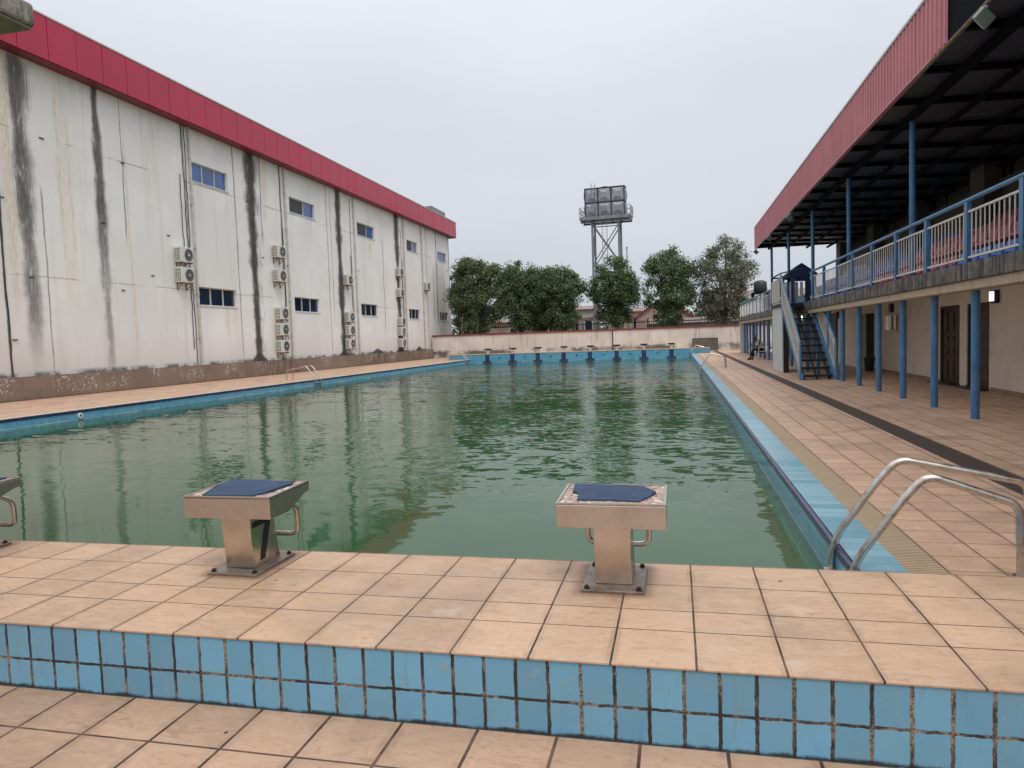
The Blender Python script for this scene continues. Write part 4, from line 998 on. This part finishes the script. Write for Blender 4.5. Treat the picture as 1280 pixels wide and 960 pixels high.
d.build('ladder', 'galv', wt)

# ------------------------------------------------------------ trees
def tree(name, loc, cw, zlo, zhi, n_clump, per, leaf, matn, label, seed, sparse=0.0, shape=1.0, taper=.72):
    rng = np.random.default_rng(seed); t = empty(name, loc, label, 'tree', 'trees behind the far wall')
    H = zhi-zlo; cen = []
    while len(cen) < n_clump:
        u = rng.uniform(-1, 1, 3); r = np.linalg.norm(u[:2])
        zz = u[2]; prof = (1-max(0, zz)**2.2)**.5*(1.0 if zz > -.2 else 1-.5*((-zz-.2)/.8))*(.86+.16*math.sin(3*math.atan2(u[1], u[0])+seed)+.1*math.sin(7*zz+seed*2))
        if r > prof*.93 or (r < prof*.45 and rng.random() < .55): continue
        cen.append((u[0]*cw/2*taper*1.18, u[1]*cw/2*.86, zlo+H*(zz+1)/2))
    cen = np.array(cen)
    V = []; 
    for c in cen:
        k = int(per*rng.uniform(.6, 1.3)); rad = rng.uniform(.34, .72)*(cw/5.2)**.5
        q = rng.normal(size=(k, 3)); q /= np.linalg.norm(q, axis=1)[:, None]; q *= (rng.random((k, 1))**.62)*1.15*rad*np.array([1.0, 1.0, .85]); V.append(q+c)
    P = np.concatenate(V); n = len(P)
    a = rng.normal(size=(n, 3)); a /= np.linalg.norm(a, axis=1)[:, None]; b = rng.normal(size=(n, 3)); b = np.cross(a, b); b /= np.linalg.norm(b, axis=1)[:, None]
    s = leaf*rng.uniform(.6, 1.4, (n, 1)); q4 = np.stack([P-a*s-b*s*.15, P+b*s*.5, P+a*s+b*s*.1, P-b*s*.5], 1).reshape(-1, 3)
    me = bpy.data.meshes.new('crown'); me.vertices.add(4*n); me.vertices.foreach_set('co', q4.ravel().astype(np.float32)); me.loops.add(4*n); me.loops.foreach_set('vertex_index', np.arange(4*n, dtype=np.int32))
    me.polygons.add(n); me.polygons.foreach_set('loop_start', np.arange(0, 4*n, 4, dtype=np.int32)); me.update(calc_edges=True); me.materials.append(M[matn])
    o = bpy.data.objects.new('crown', me); COL.objects.link(o); o.parent = t
    d = MB(); d.tube([(0, 0, 0), (.05, 0, zlo*.6), (-.05, .05, zlo+H*.35), (.05, 0, zlo+H*.75)], [.20, .16, .11, .03], 9); d.build('trunk', 'bark', t)
    d = MB(); 
    for i in range(min(22, n_clump)):
        c = cen[i*len(cen)//min(22, n_clump)]; z0 = zlo*.8+rng.random()*max(.2, (c[2]-zlo)*.6); d.tube([(0, 0, z0), (c[0]*.5, c[1]*.5, z0+(c[2]-z0)*.55), tuple(c)], [.07, .045, .015], 5, cap=False)
    lb = d.build('limbs', 'bark', t, fix=False)
    return t
TW = 'dense green tree behind the wall, '
tree('broadleaf_tree', (-17.75, 63.6, 0), 6.9, 2.1, 8.95, 185, 200, .09, 'leaf_olive', TW+'leftmost, in front of the hall corner', 1)
tree('broadleaf_tree', (-13.9, 65.0, 0), 6.0, 2.1, 8.45, 165, 200, .09, 'leaf', TW+'second from the left', 2)
tree('broadleaf_tree', (-12.2, 66.6, 0), 5.0, 2.3, 8.3, 120, 200, .09, 'leaf_olive', TW+'third from the left between two fuller trees', 12)
tree('broadleaf_tree', (-10.15, 65.0, 0), 5.8, 2.0, 8.35, 165, 200, .09, 'leaf', TW+'just left of the water tower', 3)
tree('broadleaf_tree', (-5.1, 65.5, 0), 6.0, 2.3, 8.5, 155, 200, .09, 'leaf_bright', TW+'directly in front of the water tower', 4)
tree('broadleaf_tree', (-.35, 65.5, 0), 6.1, 2.1, 8.9, 150, 185, .09, 'leaf', TW+'right of the water tower, beside the greyish tree', 5)
tree('sparse_tree', (4.35, 66, 0), 6.6, 2.1, 9.7, 190, 130, .085, 'leaf_dry', 'thin crowned greyish green tree behind the wall, rightmost beside the stand', 6, taper=.78)
tree('broadleaf_tree', (-22.6, 74, 0), 3.4, 3, 8.8, 40, 120, .12, 'leaf', 'dark tree peeking out behind the hall corner', 8)

# far tree belt
rng = np.random.default_rng(3); P = []
for i in range(900):
    x = rng.uniform(-140, 160); zt = 7.5+2.5*math.sin(x*.13)+1.6*math.sin(x*.31+1)
    c = np.array([x, 165+rng.uniform(-6, 6), rng.uniform(0, zt)]); q = rng.normal(size=(26, 3))*np.array([1.3, 1.3, .9]); P.append(q+c)
P = np.concatenate(P); n = len(P); a = rng.normal(size=(n, 3)); a /= np.linalg.norm(a, axis=1)[:, None]; b = np.cross(a, rng.normal(size=(n, 3))); b /= np.linalg.norm(b, axis=1)[:, None]; s = rng.uniform(.3, .6, (n, 1))
q4 = np.stack([P-a*s, P+b*s*.6, P+a*s, P-b*s*.6], 1).reshape(-1, 3)
me = bpy.data.meshes.new('distant_trees'); me.from_pydata(q4.tolist(), [], np.arange(4*n).reshape(-1, 4).tolist()); me.materials.append(M['far_green'])
o = bpy.data.objects.new('distant_trees', me); COL.objects.link(o); tag(o, 'pale green far off belt of trees on the horizon', 'tree belt', kind='stuff')

# ------------------------------------------------------------ houses and clutter behind the wall
def house(name, loc, w, dpt, h, roofh, wm, rm, label, rz=0, gable='x', nw=3, cat='house'):
    t = empty(name, loc, label, cat, rz=rz)
    d = MB(); d.box(-w/2, w/2, 0, dpt, 0, h)
    if gable == 'y': d.prism([(-w/2, h), (w/2, h), (0, h+roofh)], 'y', .02, dpt-.02)
    d.build('wall', wm, t)
    d = MB(); e = .35
    if gable == 'y':
        for s in (-1, 1): d.prism([(0, h+roofh), (s*(w/2+e), h-e*roofh/(w/2)), (s*(w/2+e), h-e*roofh/(w/2)+.16), (0, h+roofh+.16)], 'y', -e, dpt+e)
    else: d.prism([(-e, h-.05), (dpt+e, h-.05), (dpt/2, h+roofh)], 'x', -w/2-e, w/2+e)
    d.build('roof', rm, t)
    for i in range(nw):
        x = -w/2+w*(i+.5)/nw; d = MB(); d.box(x-.5, x+.5, -.06, -.01, h*.45, h*.8); f_ = d.build('window', 'alu', t)
        d = MB(); d.box(x-.42, x+.42, -.075, -.061, h*.45+.08, h*.8-.08); d.build('pane', 'glass_dark').parent = f_
    return t
house('gabled_house', (-1.4, 90, 0), 6.6, 8, 3.6, 2.3, 'house_pink', 'roof_red', 'pink gabled house with red roof edge between the trees right of the tower', gable='y', nw=2)
house('flat_house', (-12.5, 92, 0), 5.0, 6, 5.0, .5, 'house_grey', 'roof_grey', 'grey two storey house seen through the gap left of the tower', nw=3)
house('long_house', (9.5, 82, 0), 11.5, 8, 5.0, 1.1, 'house_pink', 'roof_grey', 'pale pink house with rusty roof behind the thin tree on the right', nw=4)
house('yard_building', (-19.5, 78, 0), 8.0, 6, 3.4, .4, 'house_cream', 'roof_grey', 'cream outbuilding seen below the leftmost tree', nw=2)
house('yard_building', (2.2, 76, 0), 9.5, 5, 2.6, .5, 'house_grey', 'roof_grey', 'low grey outbuilding behind the two right hand trees', nw=3)
house('yard_building', (-6.2, 96, 0), 5.0, 6, 4.6, .6, 'house_cream', 'roof_grey', 'cream house half hidden behind the tower legs', nw=2)
# iron fence
fe = empty('iron_fence', (-5, 68.6, 0), 'dark iron railing fence running behind the far trees', 'fence')
d = MB(); d.box(-13, 12, -.03, .03, 2.6, 2.68); d.box(-13, 12, -.03, .03, .3, .38); d.build('rail', 'fence_dark', fe)
d = MB()
for x in np.arange(-13, 12, .16): d.box(x-.02, x+.02, -.02, .02, .1, 2.85)
tag(d.build('picket', 'fence_dark', fe), kind='stuff')
for x in np.arange(-13, 12.1, 3.1):
    d = MB(); d.box(x-.09, x+.09, -.09, .09, 0, 3.0); d.build('fence_post', 'house_grey', fe)
# parked grey things
def car(loc, rz, matn, label):
    t = empty('parked_car', loc, label, 'car', rz=rz)
    d = MB(); d.prism([(-2.1, .3), (2.1, .3), (2.15, .75), (1.3, .92), (-1.9, .95), (-2.15, .7)], 'y', -.82, .82); d.build('body', matn, t, bevel=.06)
    d = MB(); d.prism([(-1.7, .94), (1.0, .92), (.4, 1.42), (-1.2, 1.45)], 'y', -.72, .72); d.build('cabin', 'glass_dark', t, bevel=.05)
    for x in (-1.35, 1.35):
        for y in (-.8, .8):
            d = MB(); d.tube([(x, y-.1, .32), (x, y+.1, .32)], .32, 16); d.build('wheel', 'plastic_black', t)
M['car_silver'] = simple('car_silver', (.42, .43, .45), .3, metal=.4, var=.03); M['car_dark'] = simple('car_dark', (.05, .055, .07), .3, var=.03)
# lamp pole beside tower
t = empty('lamp_pole', (-4.7, 75, 0), 'thin grey pole rising above the tree beside the water tower', 'pole'); d = MB(); d.tube([(0, 0, 0), (0, 0, 10.3)], [.09, .05], 8); d.build('shaft', 'galv', t); d = MB(); d.box(-.06, .06, -.06, .06, 10.3, 10.5); d.build('cap', 'black_steel', t)
# yard canopy between trees
t = empty('yard_shelter', (-8.9, 84, 0), 'low open shelter with thin posts seen below the tower', 'shelter')
d = MB(); d.prism([(-2.6, 3.3), (2.6, 3.3), (2.6, 3.45), (0, 3.75), (-2.6, 3.45)], 'y', -2, 2); d.build('roof', 'roof_grey', t)
for x in (-2.4, 0, 2.4):
    for y in (-1.8, 1.8):
        d = MB(); d.cyl(x, y, 0, 3.3, .06, 8); d.build('post', 'pvc', t)
# black roof tank
t = empty('roof_water_tank', (6.55, 60, 0), 'black plastic water tank on a stand above the far end of the balcony', 'water tank')
t.location = (6.45, 58.5, 0)
d = MB(); d.tube([(0, 0, 4.42), (0, 0, 4.47), (0, 0, 5.15), (0, 0, 5.28), (0, 0, 5.34)], [.46, .49, .49, .36, .16], 24); d.build('tank', 'plastic_black', t); 
d = MB(); d.box(-.65, .65, -.6, .6, 4.3, 4.41); d.build('platform', 'roof_steel', t)
for x in (-.55, .55):
    for y in (-.5, .5):
        d = MB(); d.box(x-.06, x+.06, y-.06, y+.06, 0, 4.3); d.build('leg', 'roof_steel', t)

# ------------------------------------------------------------ light
w = bpy.data.worlds.new('World'); S.world = w; w.use_nodes = True; nt = w.node_tree; nt.nodes.clear()
sky = nt.nodes.new('ShaderNodeTexSky'); sky.sky_type = 'NISHITA'; sky.sun_disc = False; SE, SR = R(58), R(150)
sky.sun_elevation = SE; sky.sun_rotation = SR; sky.dust_density = 5; sky.air_density = 1.2
bg1 = nt.nodes.new('ShaderNodeBackground'); bg1.inputs[1].default_value = .05; nt.links.new(sky.outputs[0], bg1.inputs[0])
# overcast veil: cloud luminance rises toward the zenith, with soft cloud noise
tc = nt.nodes.new('ShaderNodeTexCoord'); sx = nt.nodes.new('ShaderNodeSeparateXYZ'); nt.links.new(tc.outputs['Generated'], sx.inputs[0])
mr = nt.nodes.new('ShaderNodeMapRange'); nt.links.new(sx.outputs[2], mr.inputs[0])
mr.inputs[1].default_value = 0; mr.inputs[2].default_value = .9; mr.inputs[3].default_value = 0; mr.inputs[4].default_value = 1
cr = nt.nodes.new('ShaderNodeValToRGB'); nt.links.new(mr.outputs[0], cr.inputs[0])
cr.color_ramp.elements[0].color = (.55, .585, .63, 1); cr.color_ramp.elements[1].color = (1.45, 1.45, 1.45, 1)
e = cr.color_ramp.elements.new(.35); e.color = (.66, .69, .76, 1); e = cr.color_ramp.elements.new(.6); e.color = (.90, .92, .97, 1)
ns = nt.nodes.new('ShaderNodeTexNoise'); ns.inputs['Scale'].default_value = 1.6; ns.inputs['Detail'].default_value = 5; ns.inputs['Distortion'].default_value = .4
mp = nt.nodes.new('ShaderNodeMapping'); mp.inputs['Scale'].default_value = (1, 1, 2.6); nt.links.new(tc.outputs['Generated'], mp.inputs[0]); nt.links.new(mp.outputs[0], ns.inputs['Vector'])
m2 = nt.nodes.new('ShaderNodeMapRange'); nt.links.new(ns.outputs['Fac'], m2.inputs[0]); m2.inputs[1].default_value = .3; m2.inputs[2].default_value = .7; m2.inputs[3].default_value = .94; m2.inputs[4].default_value = 1.07
bg2 = nt.nodes.new('ShaderNodeBackground'); nt.links.new(cr.outputs[0], bg2.inputs[0]); nt.links.new(m2.outputs[0], bg2.inputs[1])
mixs = nt.nodes.new('ShaderNodeMixShader'); mixs.inputs[0].default_value = .93
wo = nt.nodes.new('ShaderNodeOutputWorld'); nt.links.new(bg1.outputs[0], mixs.inputs[1]); nt.links.new(bg2.outputs[0], mixs.inputs[2]); nt.links.new(mixs.outputs[0], wo.inputs[0])
sl = bpy.data.lights.new('sun', 'SUN'); sl.energy = 1.25; sl.angle = R(25); sl.color = (1, .96, .9)
so_ = bpy.data.objects.new('sun', sl); COL.objects.link(so_); so_.rotation_euler = (PI/2-SE, 0, PI-SR+PI)
dirv = Vector((math.sin(SR)*math.cos(SE), math.cos(SR)*math.cos(SE), math.sin(SE))); so_.rotation_euler = dirv.to_track_quat('Z', 'Y').to_euler()

S.view_settings.view_transform = 'Standard'; S.view_settings.look = 'None'; S.view_settings.exposure = .16; S.view_settings.gamma = 1
S.render.resolution_x = 1024; S.render.resolution_y = 768
S.cycles.use_denoising = True; S.cycles.max_bounces = 8; S.cycles.diffuse_bounces = 5; S.cycles.glossy_bounces = 3; S.cycles.transparent_max_bounces = 6; S.cycles.sample_clamp_indirect = 4
